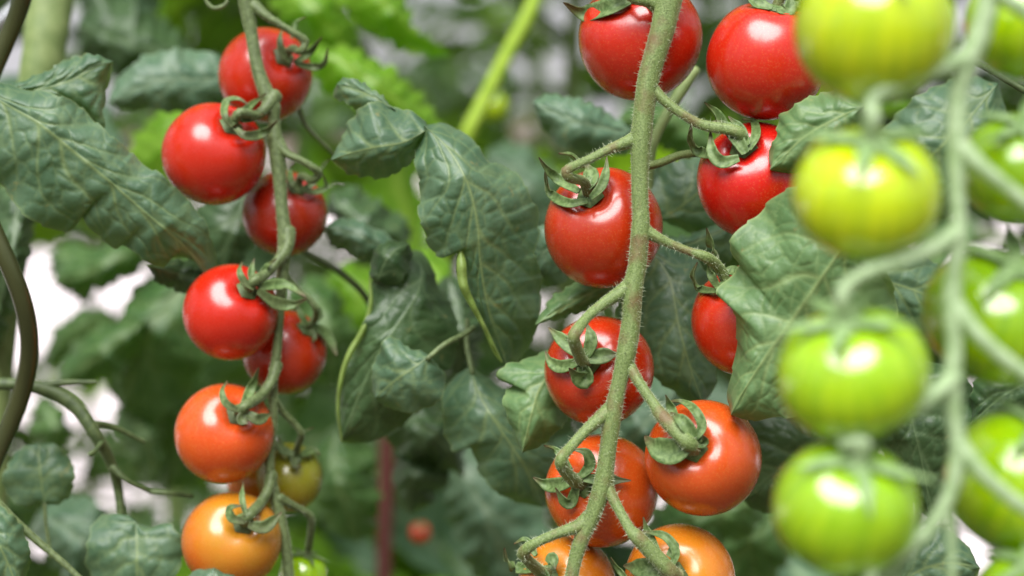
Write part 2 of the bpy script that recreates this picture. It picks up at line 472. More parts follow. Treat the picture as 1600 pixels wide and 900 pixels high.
def blade(name, mid, left, right, d, parent, mat='leaf', veins=7, q=0.0011, seed=0, cup=0.006, edge=(0.0, 0.0), wav=0.003,
          sweep=0.30, cell=26, serr=1.6, mid_w=0.028, res=3.2):
    """mid/left/right: photo outlines (px). d: depth at base and tip (or list along the blade).
    edge: how much farther (+) the left and right margins stand than the midrib, metres."""
    left = [mid[0]] + list(left) + [mid[-1]]
    right = [mid[0]] + list(right) + [mid[-1]]
    Lp = np.linalg.norm(np.diff(np.array(mid, float), axis=0), axis=1).sum()
    nu = int(min(150, max(28, Lp / res)))
    Wd = max(np.linalg.norm(catmull(left, 20) - catmull(mid, 20), axis=1).max(), np.linalg.norm(catmull(right, 20) - catmull(mid, 20), axis=1).max())
    nv = int(min(60, max(12, Wd / res)))
    Mi = catmull(mid, nu)
    g = np.random.RandomState(seed + 11)
    sides = []
    for side_i, o in enumerate((left, right)):
        c = catmull(o, nu)
        tg = np.gradient(c, axis=0); nn = np.stack([-tg[:, 1], tg[:, 0]], 1); nn /= np.linalg.norm(nn, axis=1)[:, None] + 1e-9
        t = np.linspace(0, 1, nu)
        saw = ((t * veins * 1.6 + g.uniform(0, 1) + 0.15 * np.sin(t * 17)) % 1.0); amp = serr * (2.4 * (saw ** 1.5 - 0.4) + 0.9 * np.sin(t * 2 * np.pi * veins * 0.7 + g.uniform(0, 6)) + 0.7 * np.sin(t * 61 + g.uniform(0, 6)))
        if side_i == 1: amp = -amp
        c = c + nn * (amp * np.sin(np.pi * t) ** 0.5)[:, None]
        sides.append(c)
    t = np.linspace(0, 1, nu)[:, None]
    v = np.linspace(0, 1, nv)[None, :]
    dep = np.interp(t[:, 0], np.linspace(0, 1, len(d)), d)[:, None]
    f = vnoise(seed + 5, 4)
    parts = []
    for k, S in enumerate(sides):
        sg = -1 if k == 0 else 1
        xy = Mi[:, None] * (1 - v[..., None]) + S[:, None] * v[..., None]
        tw = t + 0.035 * np.sin(t * 9 + seed + 2 * k) + 0.02 * np.sin(t * 23 + 2 * seed)
        ss = 0.8 * veins * (tw - sweep * v ** 0.85) + 0.5 * k
        ss = ss + 0.10 * np.sin(5 * v + seed + 3 * k)
        a = np.abs(np.sin(np.pi * ss))
        ds = np.minimum(ss % 1, 1 - ss % 1)
        wo, we = cells(xy, cell, seed * 7 + k)
        s2 = (2.3 + 1.2 * np.sin(ss * 1.7 + seed)) * v * 2.0 + 0.7 * np.sin(np.floor(ss) * 2.1 + seed)
        b2 = np.abs(np.sin(np.pi * s2))
        env = np.clip(v * 4, 0, 1) * (1 - v ** 6) * np.clip(t * 9, 0, 1) * np.clip((1 - t) * 7, 0, 1)
        h = 0.8 * q * (a ** 0.5 * 0.60 + 0.62 * a ** 0.3 * wo) * env
        X = np.stack([xy[..., 0] / 60, xy[..., 1] / 60, np.full(xy.shape[:2], seed * 1.7)], -1)
        h = h + wav * 0.5 * f(X, 0.75) * (0.25 + v) + q * 0.5 * f(X * 3.3, 1.1)
        h = h + wav * 0.8 * np.sin(2 * np.pi * (t * veins * 0.55 + 0.3 * k + seed * 0.37)) * v ** 3
        dd = dep + cup * v ** 2 + edge[k] * v ** 1.4 - h
        ve = np.maximum(np.exp(-(ds / (0.075 * (1.25 - v * 0.8))) ** 2) * (1 - 0.75 * v), 0.38 * we * (v > 0.03))
        ve = np.maximum(ve, 0.8 * np.clip((v - 0.965) / 0.035, 0, 1))
        ve = np.maximum(ve * 0.85, np.exp(-(v / mid_w) ** 2) * 0.95) * np.ones_like(t)
        dd = dd - 0.00025 * np.exp(-(v / 0.03) ** 2)
        parts.append((np.dstack([xy, np.broadcast_to(dd, xy.shape[:2])]), ve))
    A, va = parts[0]; B, vb = parts[1]
    G = np.concatenate([A[:, ::-1], B[:, 1:]], 1)
    VE = np.concatenate([va[:, ::-1], vb[:, 1:]], 1)
    V = PA(G).reshape(-1, 3)
    w_ = G.shape[1]
    i = np.arange(nu - 1)[:, None] * w_; j = np.arange(w_ - 1)[None]
    F = np.stack([i + j, i + j + 1, i + w_ + j + 1, i + w_ + j], -1).reshape(-1, 4)
    # the upper side of the blade must face the camera: check the winding
    mdl = (nu // 2) * w_ + w_ // 2
    nrm = np.cross(V[mdl + 1] - V[mdl], V[mdl + w_] - V[mdl])
    if nrm @ (CAM - V[mdl]) < 0: F = F[:, ::-1]
    o0 = np.array(parent.location) if parent is not None else 0
    return obj(name, mesh_from(name, V - o0, F, {'vein': VE.ravel()}), M[mat], parent)


def stalk_part(name, pts, parent, mat, seed=0, sides=12, lump=0.06):
    V, F, C, r = tube_px(pts, sides, seed, lump)
    o0 = np.array(parent.location) if parent is not None else 0
    return obj(name, mesh_from(name, V - o0, F), M[mat], parent), C, r


def ribbon(name, pts, parent, mat, seed=0):
    """A rolled leaf margin: flat tapering band (px, py, depth, width px)."""
    q = catmull(pts, 40)
    tg = np.gradient(q[:, :2], axis=0); nn = np.stack([-tg[:, 1], tg[:, 0]], 1); nn /= np.linalg.norm(nn, axis=1)[:, None] + 1e-9
    m = 7
    u = np.linspace(-1, 1, m)
    xy = q[:, None, :2] + nn[:, None] * (q[:, 3] * 0.5)[:, None, None] * u[None, :, None]
    dd = q[:, 2:3] + 0.0011 * (u[None] ** 2) * np.ones((40, 1)) + 0.0003 * np.sin(np.arange(40) * 0.9)[:, None]
    V = PA(np.dstack([xy, dd])).reshape(-1, 3)
    i = np.arange(39)[:, None] * m; j = np.arange(m - 1)[None]
    F = np.stack([i + j, i + j + 1, i + m + j + 1, i + m + j], -1).reshape(-1, 4)
    return obj(name, mesh_from(name, V - np.array(parent.location), F), M[mat], parent)


# ------------------------------------------------------------------ tomatoes
def fruit_mesh(seed):
    nt_, na = 40, 56
    th = np.linspace(0.0, np.pi, nt_)[:, None]
    ph = np.linspace(0, 2 * np.pi, na, endpoint=False)[None]
    g = np.random.RandomState(seed)
    r = 1.0 - 0.20 * np.exp(-(th / 0.30) ** 2) + 0.018 * np.exp(-((np.pi - th) / 0.12) ** 2) + 0 * ph
    r = r * (1 + 0.014 * np.exp(-(th / 0.9) ** 2) * np.cos(5 * ph + g.uniform(0, 6)) + 0.008 * np.cos(2 * ph + g.uniform(0, 6)) * np.sin(th))
    sx = np.sin(th) * np.cos(ph); sy = np.sin(th) * np.sin(ph); sz = np.cos(th) + 0 * ph
    r = r * (1 + 0.022 * vnoise(seed + 9)(np.stack([sx, sy, sz], -1), 1.1) + 0.005 * vnoise(seed + 19)(np.stack([sx, sy, sz], -1), 3.2))
    r = r * (1 + 0.035 * np.exp(-((th - 0.75) / 0.45) ** 2))
    V = np.stack([r * np.sin(th) * np.cos(ph), r * np.sin(th) * np.sin(ph), r * np.cos(th) * 0.97 + 0 * ph], -1).reshape(-1, 3)
    i = np.arange(nt_ - 1)[:, None] * na; j = np.arange(na)[None]; j2 = (j + 1) % na
    F = np.stack([i + j, i + na + j, i + na + j2, i + j2], -1).reshape(-1, 4)
    return mesh_from('fruit', V, F)


def sepal_mesh(pts, width, c0, tomato, seed):
    """pts: (px, py, lift in metres above the skin). Width in px."""
    (cx, cy, dc, R) = tomato
    Rp = R * FPX / dc
    P3 = []
    for (x, y, lift) in pts:
        rr = min(1.0, math.hypot(x - cx, y - cy) / Rp)
        P3.append((x, y, dc - R * math.sqrt(max(0.0, 1 - rr * rr)) - lift - 0.0004))
    q = catmull(P3, 22)
    C = PA(q)
    T = np.gradient(C, axis=0); T /= np.linalg.norm(T, axis=1)[:, None] + 1e-12
    cen = P(cx, cy, dc)
    out = C - cen; out /= np.linalg.norm(out, axis=1)[:, None]
    # mix of skin normal near the base and the view direction further out keeps the blade broadside
    view = CAM - C; view /= np.linalg.norm(view, axis=1)[:, None]
    t = np.linspace(0, 1, 22)[:, None]
    up = out * (1 - 0.55 * t) + view * 0.6 * t
    S = np.cross(T, up); S /= np.linalg.norm(S, axis=1)[:, None] + 1e-12
    Nn = np.cross(S, T)
    tt = t[:, 0]
    wv = 0.5 * width * q[:, 2] / FPX * (0.72 + 0.5 * np.sin(np.pi * np.clip(tt * 1.25, 0, 1))) * np.clip((1 - tt) * 3.0, 0, 1) ** 0.6
    wv = np.maximum(wv, 0.00015)
    rows = []
    m = 7
    u = np.linspace(-1, 1, m)
    top = C[:, None] + S[:, None] * (wv[:, None] * u[None])[..., None] + Nn[:, None] * (wv[:, None] * (0.38 * u[None] ** 2 - 0.12 * np.exp(-(u[None] / .25) ** 2)) + 0.00022)[..., None]
    bot = top[:, ::-1] - Nn[:, None] * (0.00035 + 0.08 * wv[:, None, None] * (1 - u[None, ::-1, None] ** 2))
    ring = np.concatenate([top, bot], 1)
    n, s = ring.shape[:2]
    V = ring.reshape(-1, 3)
    i = np.arange(n - 1)[:, None] * s; j = np.arange(s)[None]; j2 = (j + 1) % s
    F = np.stack([i + j, i + j2, i + s + j2, i + s + j], -1).reshape(-1, 4)
    return mesh_from('sepal', V - np.array(c0), F, {'tip': np.repeat(np.clip((tt - 0.72) / 0.28, 0, 1), s)})


FM = {}
LAST = [None]
def tomato(cx, cy, rp, d, mat, knuckle, label, group, sepals=(), squash=1.0, toward=1, auto=0, smat='sepal', seed=0, ang=0.0):
    R = rp * d / FPX
    cen = P(cx, cy, d)
    dx, dy = (knuckle[0] - cx) / rp, (cy - knuckle[1]) / rp
    k2 = min(0.98, math.hypot(dx, dy))
    if math.hypot(dx, dy) > 0.98:
        s = 0.98 / math.hypot(dx, dy); dx *= s; dy *= s
    z = math.sqrt(1 - k2 * k2) * toward
    ax = dx * RT + dy * UP - z * FW
    ax /= np.linalg.norm(ax)
    root = empty('cherry_tomato', cen, label, 'tomato', group)
    LAST[0] = (root, cx, cy, d, R)
    key = (seed % 5, mat)
    if key not in FM: FM[key] = fruit_mesh(seed % 5)
    fo = obj('fruit', FM[key], M[mat], root)
    rot = Vector(ax).to_track_quat('Z', 'Y').to_matrix().to_4x4()
    fo.matrix_local = rot @ Matrix.Rotation(ang, 4, 'Z') @ Matrix.Diagonal((R, R, R * squash, 1))
    kp = cen + ax * R * 0.80 * squash
    # calyx hub: a small five-cornered cushion round the stalk end
    g = np.random.RandomState(seed + 77)
    sides, rings = 15, 6
    bas = np.array(rot.to_3x3())
    V = [kp - ax * R * 0.05 + ax * R * 0.16]
    F = []
    for i in range(1, rings + 1):
        f = i / rings
        for j in range(sides):
            a = 2 * math.pi * j / sides
            rr = R * 0.23 * f * (1 + 0.12 * math.cos(5 * a))
            hh = R * (0.12 + 0.03 * f) * (1 - f ** 2) + R * 0.02 + R * 0.055 * f
            V.append(kp + bas[:, 0] * rr * math.cos(a) + bas[:, 1] * rr * math.sin(a) + ax * hh)
    V = np.array(V) - cen
    quads = []
    for i in range(rings - 1):
        for j in range(sides):
            a = 1 + i * sides + j; b = 1 + i * sides + (j + 1) % sides
            quads.append((a, a + sides, b + sides, b))
    tris = [(0, 1 + j, 1 + (j + 1) % sides) for j in range(sides)]
    me = bpy.data.meshes.new('calyx'); me.from_pydata(V.tolist(), [], quads + tris)
    for p in me.polygons: p.use_smooth = True
    cal = obj('calyx', me, M[smat], root)
    for i, (pts, wd) in enumerate(sepals):
        so = obj('sepal', sepal_mesh(pts, wd, cen, (cx, cy, d, R), seed + i), M[smat], cal)
    # sepals not seen one by one in the photograph: spread evenly round the stalk, curling off the skin
    for i in range(auto):
        a = 2 * math.pi * (i + 0.3 * g.uniform()) / auto + seed
        L = R * g.uniform(0.85, 1.1)
        n = 14
        pts = []
        lift = g.uniform(0.25, 0.75)
        for k in range(n):
            t = k / (n - 1)
            th = 0.12 + t * 0.85
            rad_ = R * (0.93 + 0.03 + lift * t ** 2 * 0.8)
            th2 = th * (1 - 0.30 * lift * t)
            pts.append(ax * math.cos(th2) * rad_ * squash + (bas[:, 0] * math.cos(a) + bas[:, 1] * math.sin(a)) * math.sin(th2) * rad_)
        C = np.array(pts)
        T = np.gradient(C, axis=0); T /= np.linalg.norm(T, axis=1)[:, None]
        oo = C / np.linalg.norm(C, axis=1)[:, None]
        S = np.cross(T, oo); S /= np.linalg.norm(S, axis=1)[:, None]
        Nn = np.cross(S, T)
        tt = np.linspace(0, 1, n)
        wv = R * 0.085 * (0.8 + 0.4 * np.sin(np.pi * np.clip(tt * 1.2, 0, 1))) * np.clip((1 - tt) * 2.2, 0.02, 1) ** 0.8
        u = np.linspace(-1, 1, 5)
        top = C[:, None] + S[:, None] * (wv[:, None] * u)[..., None] + Nn[:, None] * (0.4 * wv[:, None] * u ** 2 + R * 0.02)[..., None]
        bot = top[:, ::-1] - Nn[:, None] * R * 0.035
        ring = np.concatenate([top, bot], 1); nn_, s = ring.shape[:2]
        ii = np.arange(nn_ - 1)[:, None] * s; jj = np.arange(s)[None]; j2 = (jj + 1) % s
        FF = np.stack([ii + jj, ii + j2, ii + s + j2, ii + s + jj], -1).reshape(-1, 4)
        obj('sepal', mesh_from('sepal', ring.reshape(-1, 3), FF), M[smat], cal)
    return cen, ax, R, kp


def w2p(p):
    """World point back to (px, py, depth)."""
    v = np.asarray(p) - CAM
    d = v @ FW
    return 800 + (v @ RT) / d * FPX, 450 - (v @ UP) / d * FPX, d


class Truss:
    def __init__(self, label, pts, d, mat, hair=0, hl=(0.0003, 0.0011), group=None, seed=0):
        self.mat, self.seed, self.hair, self.hl = mat, seed, hair, hl
        self.root = empty('fruit_truss', P(pts[0][0], pts[0][1], d), label, 'tomato vine', group)
        _, C, r = stalk_part('main_stalk', [(x, y, d, w_ * 0.89) for x, y, w_ in pts], self.root, mat, seed, 20, 0.05)
        self.lines = [(C, r)]
        self.n = 0

    def pedicel(self, pts, end=None, w_end=14):
        """pts: (px, py, depth, width px); end = (cen, ax, R, kp) of the tomato it carries."""
        pts = list(pts)
        if end is not None:
            cen, ax, R, kp = end
            for f, ww in ((0.75, 1.0), (0.35, 1.0), (0.05, 1.25)):
                x, y, dd = w2p(kp + ax * R * f * 0.62)
                pts.append((x, y, dd, w_end * ww))
        self.n += 1
        o, C, r = stalk_part('pedicel', pts, self.root, self.mat, self.seed + self.n, 14, 0.07)
        self.lines.append((C, r))

    def finish(self):
        if not self.hair: return
        tot = sum(len(C) * r.mean() for C, r in self.lines)
        for k, (lo, hi, frac, wid) in enumerate(((self.hl[0], self.hl[0] * 2.0, 0.90, 0.00008), (self.hl[1] * 0.6, self.hl[1] * 1.6, 0.10, 0.00011))):
            Vs, Fs, off = [], [], 0
            for i, (C, r) in enumerate(self.lines):
                n = int(self.hair * frac * len(C) * r.mean() / tot)
                me = hair_mesh('h', C - np.array(self.root.location), r, n, lo, hi, wid, self.seed + 50 + i + k * 40)
                v = np.empty(len(me.vertices) * 3, np.float32); me.vertices.foreach_get('co', v)
                Vs.append(v.reshape(-1, 3)); Fs.append(np.arange(len(me.vertices)).reshape(-1, 3) + off); off += len(me.vertices)
                bpy.data.meshes.remove(me)
            ho = obj('stalk_hair', mesh_from('stalk_hair', np.vstack(Vs), np.vstack(Fs), smooth=False), M['hair'], self.root)
            ho['kind'] = 'stuff'


# ================================================================== THE SETTING
def sheet(name, x0, x1, y0, y1, z, mat, n=40, bumpy=0.0, seed=0):
    gx, gy = np.meshgrid(np.linspace(x0, x1, n), np.linspace(y0, y1, n), indexing='ij')
    f = vnoise(seed + 3)
    zz = z + bumpy * f(np.stack([gx, gy, gx * 0], -1), 3.0)
    V = np.stack([gx, gy, zz], -1).reshape(-1, 3)
    i = np.arange(n - 1)[:, None] * n; j = np.arange(n - 1)[None]
    F = np.stack([i + j, i + n + j, i + n + j + 1, i + j + 1], -1).reshape(-1, 4)
    return tag(obj(name, mesh_from(name, V, F), mat), kind='structure')


m_ground = mat_plain('ground_earth', (0.16, 0.12, 0.085), 0.95, 0, 3.0, (0.09, 0.065, 0.045))
m_pave, pnt, pb, _ = newmat('pale_paving')
br = N(pnt, 'ShaderNodeTexBrick', Scale=1.0)
br.inputs['Color1'].default_value = (0.70, 0.62, 0.63, 1); br.inputs['Color2'].default_value = (0.76, 0.69, 0.70, 1)
br.inputs['Mortar'].default_value = (0.35, 0.32, 0.32, 1); br.inputs['Mortar Size'].default_value = 0.01
ptc = N(pnt, 'ShaderNodeTexCoord'); pnt.links.new(ptc.outputs['Object'], br.inputs['Vector']); pnt.links.new(br.outputs['Color'], pb.inputs['Base Color'])
pb.inputs['Roughness'].default_value = 0.8
sheet('ground', -150, 150, -150, 150, 0.0, m_ground, 60)
sheet('paving', -12, 12, 3.1, 40, 0.004, m_pave, 20)
m_soil = mat_plain('soil', (0.075, 0.050, 0.032), 0.95, 0, 25, (0.035, 0.024, 0.016))
sheet('soil_bed', -3.5, 3.5, 0.25, 3.05, 0.035, m_soil, 90, 0.014, 4)

# ================================================================== BACKGROUND PLANTS
def leaflet_local(L, W, seed, nu=14, nv=6):
    """One toothed leaflet along +X from the origin, upper side +Z. Returns grid (nu, 2nv-1, 3), vein."""
    g = np.random.RandomState(seed)
    t = np.linspace(0, 1, nu)[:, None]; v = np.linspace(-1, 1, 2 * nv - 1)[None]
    prof = np.sin(np.pi * np.clip(t, 0, 1) ** 0.72) ** 0.75 * (1 + 0.16 * np.sin(t * 26 + g.uniform(0, 6)))
    x = L * (t + 0.10 * np.abs(v) * (0.5 - t) * 2 * np.sin(np.pi * t)) + 0 * v
    y = W * 0.5 * prof * v
    fold = 0.25 * W * np.abs(v) ** 1.3 * prof
    z = fold + -0.35 * L * g.uniform(0.3, 1.2) * t ** 2 + 0.085 * W * np.abs(np.sin(np.pi * (t * 5 - 0.8 * np.abs(v)))) * 1.0
    z = z + 0.07 * W * np.sin(5 * t + 3 * v + g.uniform(0, 6))
    ve = np.exp(-(np.abs(v) / 0.12) ** 2) + 0 * t
    return np.stack([x, y, z], -1), ve


def compound_leaf(seed, L=0.26):
    g = np.random.RandomState(seed)
    VV, FF, VE, off = [], [], [], 0
    n = 16
    s = np.linspace(0, 1, n)
    droop = g.uniform(0.3, 0.6)
    C = np.stack([L * s * (1 - 0.12 * droop * s), 0.02 * L * np.sin(3 * s + g.uniform(0, 6)), -droop * L * 0.6 * s ** 2], 1)
    v, f = tube_grid(C, np.linspace(0.0034, 0.0012, n), 6, seed, 0.03)
    VV.append(v); FF.append(f); VE.append(np.full(len(v), 0.8)); off += len(v)
    spec = [(0.99, 0, 0.40, 0.22)]
    for k, sp in enumerate((0.34, 0.56, 0.78)):
        for sg in (-1, 1):
            spec.append((sp + g.uniform(-0.03, 0.03), sg * g.uniform(50, 75), g.uniform(0.26, 0.36), g.uniform(0.14, 0.19)))
    for k, (at, yaw, ll, ww) in enumerate(spec):
        G, ve = leaflet_local(L * ll, L * ww, seed * 13 + k)
        base = np.array([np.interp(at, s, C[:, i]) for i in range(3)])
        ya = math.radians(yaw); ro = g.uniform(-0.5, 0.5); pi_ = math.atan(1.0 * droop * at) + g.uniform(-0.3, 0.25)
        R_ = (Matrix.Rotation(ya, 3, 'Z') @ Matrix.Rotation(pi_, 3, 'Y') @ Matrix.Rotation(ro, 3, 'X'))
        G2 = G.reshape(-1, 3) @ np.array(R_).T + base
        a, b = G.shape[:2]
        i = np.arange(a - 1)[:, None] * b; j = np.arange(b - 1)[None]
        FF.append(np.stack([i + j, i + b + j, i + b + j + 1, i + j + 1], -1).reshape(-1, 4) + off)
        VV.append(G2); VE.append(ve.ravel()); off += len(G2)
    return np.vstack(VV), np.vstack(FF), np.concatenate(VE)


CL = []
for k in range(10):
    V, F, VE = compound_leaf(100 + k)
    CL.append((V, F, VE, {}))


def leaf_copy(k, matname):
    V, F, VE, cache = CL[k]
    if matname not in cache:
        me = mesh_from('leaf', V, F, {'vein': VE}); me.materials.append(M[matname]); cache[matname] = me
    return cache[matname]


# regions of the photograph where the far light shows between the leaves: (x0, y0, x1, y1)
GAPS = [(650, 10, 900, 120), (0, 400, 90, 560), (590, 270, 640, 330), (200, 165, 290, 205), (0, 20, 60, 130), (1000, 150, 1090, 210), (70, 400, 190, 470), (100, 600, 170, 740)]


def bg_plant(x, y, label, seed, n=38, hmin=0.15, hmax=1.95, mats=('leaf_far', 'leaf_far', 'leaf_blue', 'leaf_fresh'), near=0.62, gaps=True, group='tomato plants growing in rows behind', smat='stem_olive', size=(0.8, 1.25)):
    g = random.Random(seed)
    root = empty('tomato_plant', (x, y, 0.03), label, 'tomato plant', group)
    m = 40
    s = np.linspace(0, 1, m)
    C = np.stack([0.03 * np.sin(4 * s + seed), 0.03 * np.cos(5 * s + seed) - 0.03 * math.cos(seed), s * hmax], 1)
    V, F = tube_grid(C, np.linspace(0.009, 0.003, m), 10, seed, 0.04)
    obj('stem', mesh_from('stem', V, F), M[smat], root)
    made = 0
    for k in range(n):
        for attempt in range(7):
            z = hmin + (hmax - hmin) * (k + g.random()) / n
            if k % 3 == 0: z = g.uniform(0.8, 1.5) if hmax > 1.5 else z
            az = g.uniform(0, 2 * math.pi)
            sc = g.uniform(*size)
            mi = g.randrange(len(CL))
            Mx = Matrix.Translation((float(np.interp(z / hmax, s, C[:, 0])), float(np.interp(z / hmax, s, C[:, 1])), z)) @ Matrix.Rotation(az, 4, 'Z') @ Matrix.Rotation(-g.uniform(0.0, 0.8), 4, 'Y') @ Matrix.Rotation(g.uniform(-0.5, 0.5), 4, 'X') @ Matrix.Scale(sc, 4)
            Vl = CL[mi][0] @ np.array(Mx.to_3x3()).T + np.array(Mx.translation) + np.array(root.location)
            rel = Vl - CAM
            dd = rel @ FW
            px = 800 + (rel @ RT) / np.maximum(dd, 1e-3) * FPX; py = 450 - (rel @ UP) / np.maximum(dd, 1e-3) * FPX
            inview = (dd > 0) & (px > -250) & (px < 1850) & (py > -250) & (py < 1150)
            if (inview & (dd < near)).any() or np.linalg.norm(rel, axis=1).min() < 0.30: continue
            bad = False
            if gaps:
                for (a, b, c, d_) in (GAPS if y < 2.0 else GAPS[0:1] * (len(root.children) % 2) + GAPS[1:2] + GAPS[4:5] + GAPS[6:7]):
                    ins = (px > a) & (px < c) & (py > b) & (py < d_)
                    if ins.mean() > 0.03 and g.random() < 0.9: bad = True; break
            if bad: continue
            o = bpy.data.objects.new('leaf', leaf_copy(mi, g.choice(mats)))
            COL.objects.link(o); o.parent = root; o.matrix_local = Mx
            made += 1
            break
    return root


bgp = [
    (-0.46, 0.98, 'far left tomato plant right behind the spiral stake', 1),
    (-0.17, 0.95, 'tomato plant behind the left truss of small red tomatoes', 2),
    (0.06, 1.02, 'tomato plant behind the large curled leaf at the centre', 3),
    (0.33, 0.97, 'tomato plant behind the orange fruit of the middle truss', 4),
    (0.60, 1.00, 'tomato plant behind the green tomatoes at the right edge', 5),
    (-0.75, 1.65, 'second row tomato plant seen in the bright gap on the left', 6),
    (-0.30, 1.60, 'second row tomato plant behind the lower orange tomatoes', 7),
    (0.05, 1.72, 'second row tomato plant beside the red stake', 8),
    (0.42, 1.62, 'second row tomato plant behind the middle truss top', 9),
    (0.85, 1.66, 'second row tomato plant at the right edge', 10),
    (-0.55, 2.55, 'farthest row tomato plant under the bright dots at upper left', 11),
    (0.02, 2.70, 'farthest row tomato plant behind the lime green stem', 12),
    (0.50, 2.60, 'farthest row tomato plant between the two right trusses', 13),
    (1.00, 2.62, 'farthest row tomato plant beyond the green fruit', 14),
]
bgp += [
    (-1.10, 2.3, 'farthest row tomato plant at the left edge of the bright gap', 15),
    (-0.25, 2.2, 'tomato plant between the second and farthest row behind the left truss', 16),
    (0.28, 2.15, 'tomato plant between the second and farthest row right of the lime stem', 17),
    (-0.50, 2.0, 'low tomato plant of the second row beside the bare branch', 23),
    (0.15, 1.35, 'bushy tomato plant of the second row right behind the red stake', 24),
    (0.48, 1.30, 'bushy tomato plant of the second row behind the big orange red tomato', 25),
    (0.72, 2.2, 'tomato plant between the second and farthest row behind the green fruit', 18),
]
for (x, y, lab, sd_) in bgp:
    bg_plant(x, y, lab, sd_, n=44 if y < 1.3 else 48, gaps=True, mats=('leaf_far', 'leaf_far', 'leaf_blue', 'leaf_fresh', 'leaf_lime') if y < 2.4 else ('leaf_far', 'leaf_blue', 'leaf_dark'), size=(0.8, 1.2) if y < 1.5 else (0.55, 0.95))
# unseen plants added around the camera to block low light and darken fruit reflections
for k, (x, y) in enumerate([(-1.05, -0.75), (-0.45, -0.85), (0.15, -0.80), (0.75, -0.88), (1.3, -0.7), (-1.25, 0.1), (1.3, 0.15), (-1.15, 0.75), (1.2, 0.8)]):
    bg_plant(x, y, 'unseen tomato plant added around the camera to block low light', 40 + k, n=46, gaps=False, mats=('leaf', 'leaf_far', 'leaf_dark'), group='unseen plants added around the camera')

# ================================================================== LEFT: main stem, stakes, old branch
t = empty('tomato_plant', P(70, 100, 0.56), 'tomato plant of which the thick olive green stem shows behind the big left leaf', 'tomato plant')
stalk_part('stem', [(92, -160, 0.57, 76), (80, -20, 0.565, 74), (66, 100, 0.56, 66), (44, 240, 0.56, 60), (20, 370, 0.56, 58), (2, 480, 0.56, 56), (-12, 640, 0.56, 56), (-20, 900, 0.56, 60), (-20, 1100, 0.56, 60)], t, 'stem_olive', 3, 24, 0.03)

t = empty('spiral_stake', P(0, 540, 0.48), 'dark brass coloured spiral plant stake at the left edge', 'plant stake')
hp = []
for yy in np.arange(-700, 1500, 22):
    ph = 2 * math.pi * (yy - 540) / 612
    hp.append((2 + 44 * math.cos(ph), yy, 0.475 + 0.0085 * math.sin(ph), 29))
V, F, C, r = tube_px(hp, 14, 1, 0.0, 9)
obj('wire', mesh_from('wire', V - np.array(t.location), F), M['wire'], t)

t = empty('steel_tube', P(-5, 40, 0.60), 'pale steel tube crossing the top left corner', 'tube')
stalk_part('tube', [(-120, 150, 0.6, 26), (-10, 45, 0.6, 26), (50, -10, 0.6, 26), (130, -90, 0.6, 26)], t, 'steel', 0, 16, 0.0)

t = empty('bare_branch', P(60, 605, 0.50), 'bare dark green branching stalk below the spiral stake', 'branch')
stalk_part('main_stalk', [(-40, 600, 0.49, 20), (20, 600, 0.49, 20), (70, 608, 0.49, 22), (115, 632, 0.49, 23), (150, 680, 0.49, 21), (172, 720, 0.495, 17), (184, 760, 0.5, 15), (190, 805, 0.50, 13)], t, 'stalk_dark', 5)
for k, pp in enumerate([[(60, 604, 0.49, 16), (100, 598, 0.49, 11), (150, 597, 0.49, 7)], [(143, 662, 0.49, 13), (175, 666, 0.495, 9), (225, 690, 0.5, 7)],
                        [(176, 730, 0.495, 13), (200, 752, 0.495, 8), (235, 768, 0.5, 7)], [(235, 768, 0.50, 8), (262, 770, 0.5, 8), (300, 775, 0.505, 7)], [(160, 690, 0.49, 9), (148, 705, 0.485, 6), (140, 710, 0.483, 8)]]):
    stalk_part('side_stalk', pp, t, 'stalk_dark', 20 + k)

t = empty('red_stake', P(600, 800, 0.86), 'dull red garden stake below the centre leaves', 'plant stake')
stalk_part('stake', [(606, 640, 0.86, 23), (604, 720, 0.86, 24), (600, 900, 0.86, 24), (596, 1500, 0.86, 24), (590, 4200, 0.86, 24)], t, 'redstake', 0, 12, 0.0)

t = empty('tomato_plant', P(780, 100, 0.74), 'tomato plant with bright yellow green stem leaning across the upper background', 'tomato plant')
stalk_part('stem', [(880, -140, 0.74, 24), (835, 0, 0.74, 23), (795, 80, 0.74, 23), (760, 150, 0.74, 24), (728, 215, 0.74, 24), (700, 300, 0.75, 22), (690, 420, 0.77, 22)], t, 'stalk_lime', 2)

# loose leaf stalks that carry the leaves behind the trusses
def petiole(pts, label, mat='stalk_dark'):
    t = empty('leaf_stalk', P(*pts[0][:3]), label, 'leaf stalk')
    stalk_part('stalk', pts, t, mat, abs(int(pts[0][0])))
petiole([(460, 385, .53, 10), (500, 405, .53, 11), (540, 432, .53, 11), (575, 470, .535, 11), (600, 540, .54, 10)], 'dark thin leaf stalk sloping right from the left truss')
petiole([(466, 165, .52, 8), (478, 195, .52, 8), (500, 220, .52, 7), (530, 250, .525, 6)], 'thin pale leaf stalk right of the top small red tomato', 'stalk_left')
petiole([(1000, 262, .452, 12), (1030, 255, .455, 13), (1065, 242, .458, 13), (1110, 238, .462, 12)], 'smooth curved leaf stalk right of the middle truss', 'stalk')
petiole([(1085, 110, .49, 18), (1050, 165, .49, 18), (1024, 215, .49, 17), (1014, 270, .49, 16), (1010, 400, .49, 16)], 'out of focus pale stem just behind the middle truss', 'stem_olive')
petiole([(1520, 95, .43, 9), (1550, 112, .43, 9), (1600, 142, .43, 10), (1680, 190, .43, 10)], 'thin dark leaf stalk in the upper right corner')
petiole([(-60, 720, .47, 14), (0, 790, .47, 13), (50, 838, .47, 12), (105, 885, .47, 10), (150, 930, .47, 10)], 'slanting leaf stalk in the lower left corner', 'stalk_left')

# ================================================================== LEAVES AROUND THE TRUSSES
def leafthing(label, x, y, d, group=None):
    return empty('tomato_leaf', P(x, y, d), label, 'leaf', group)

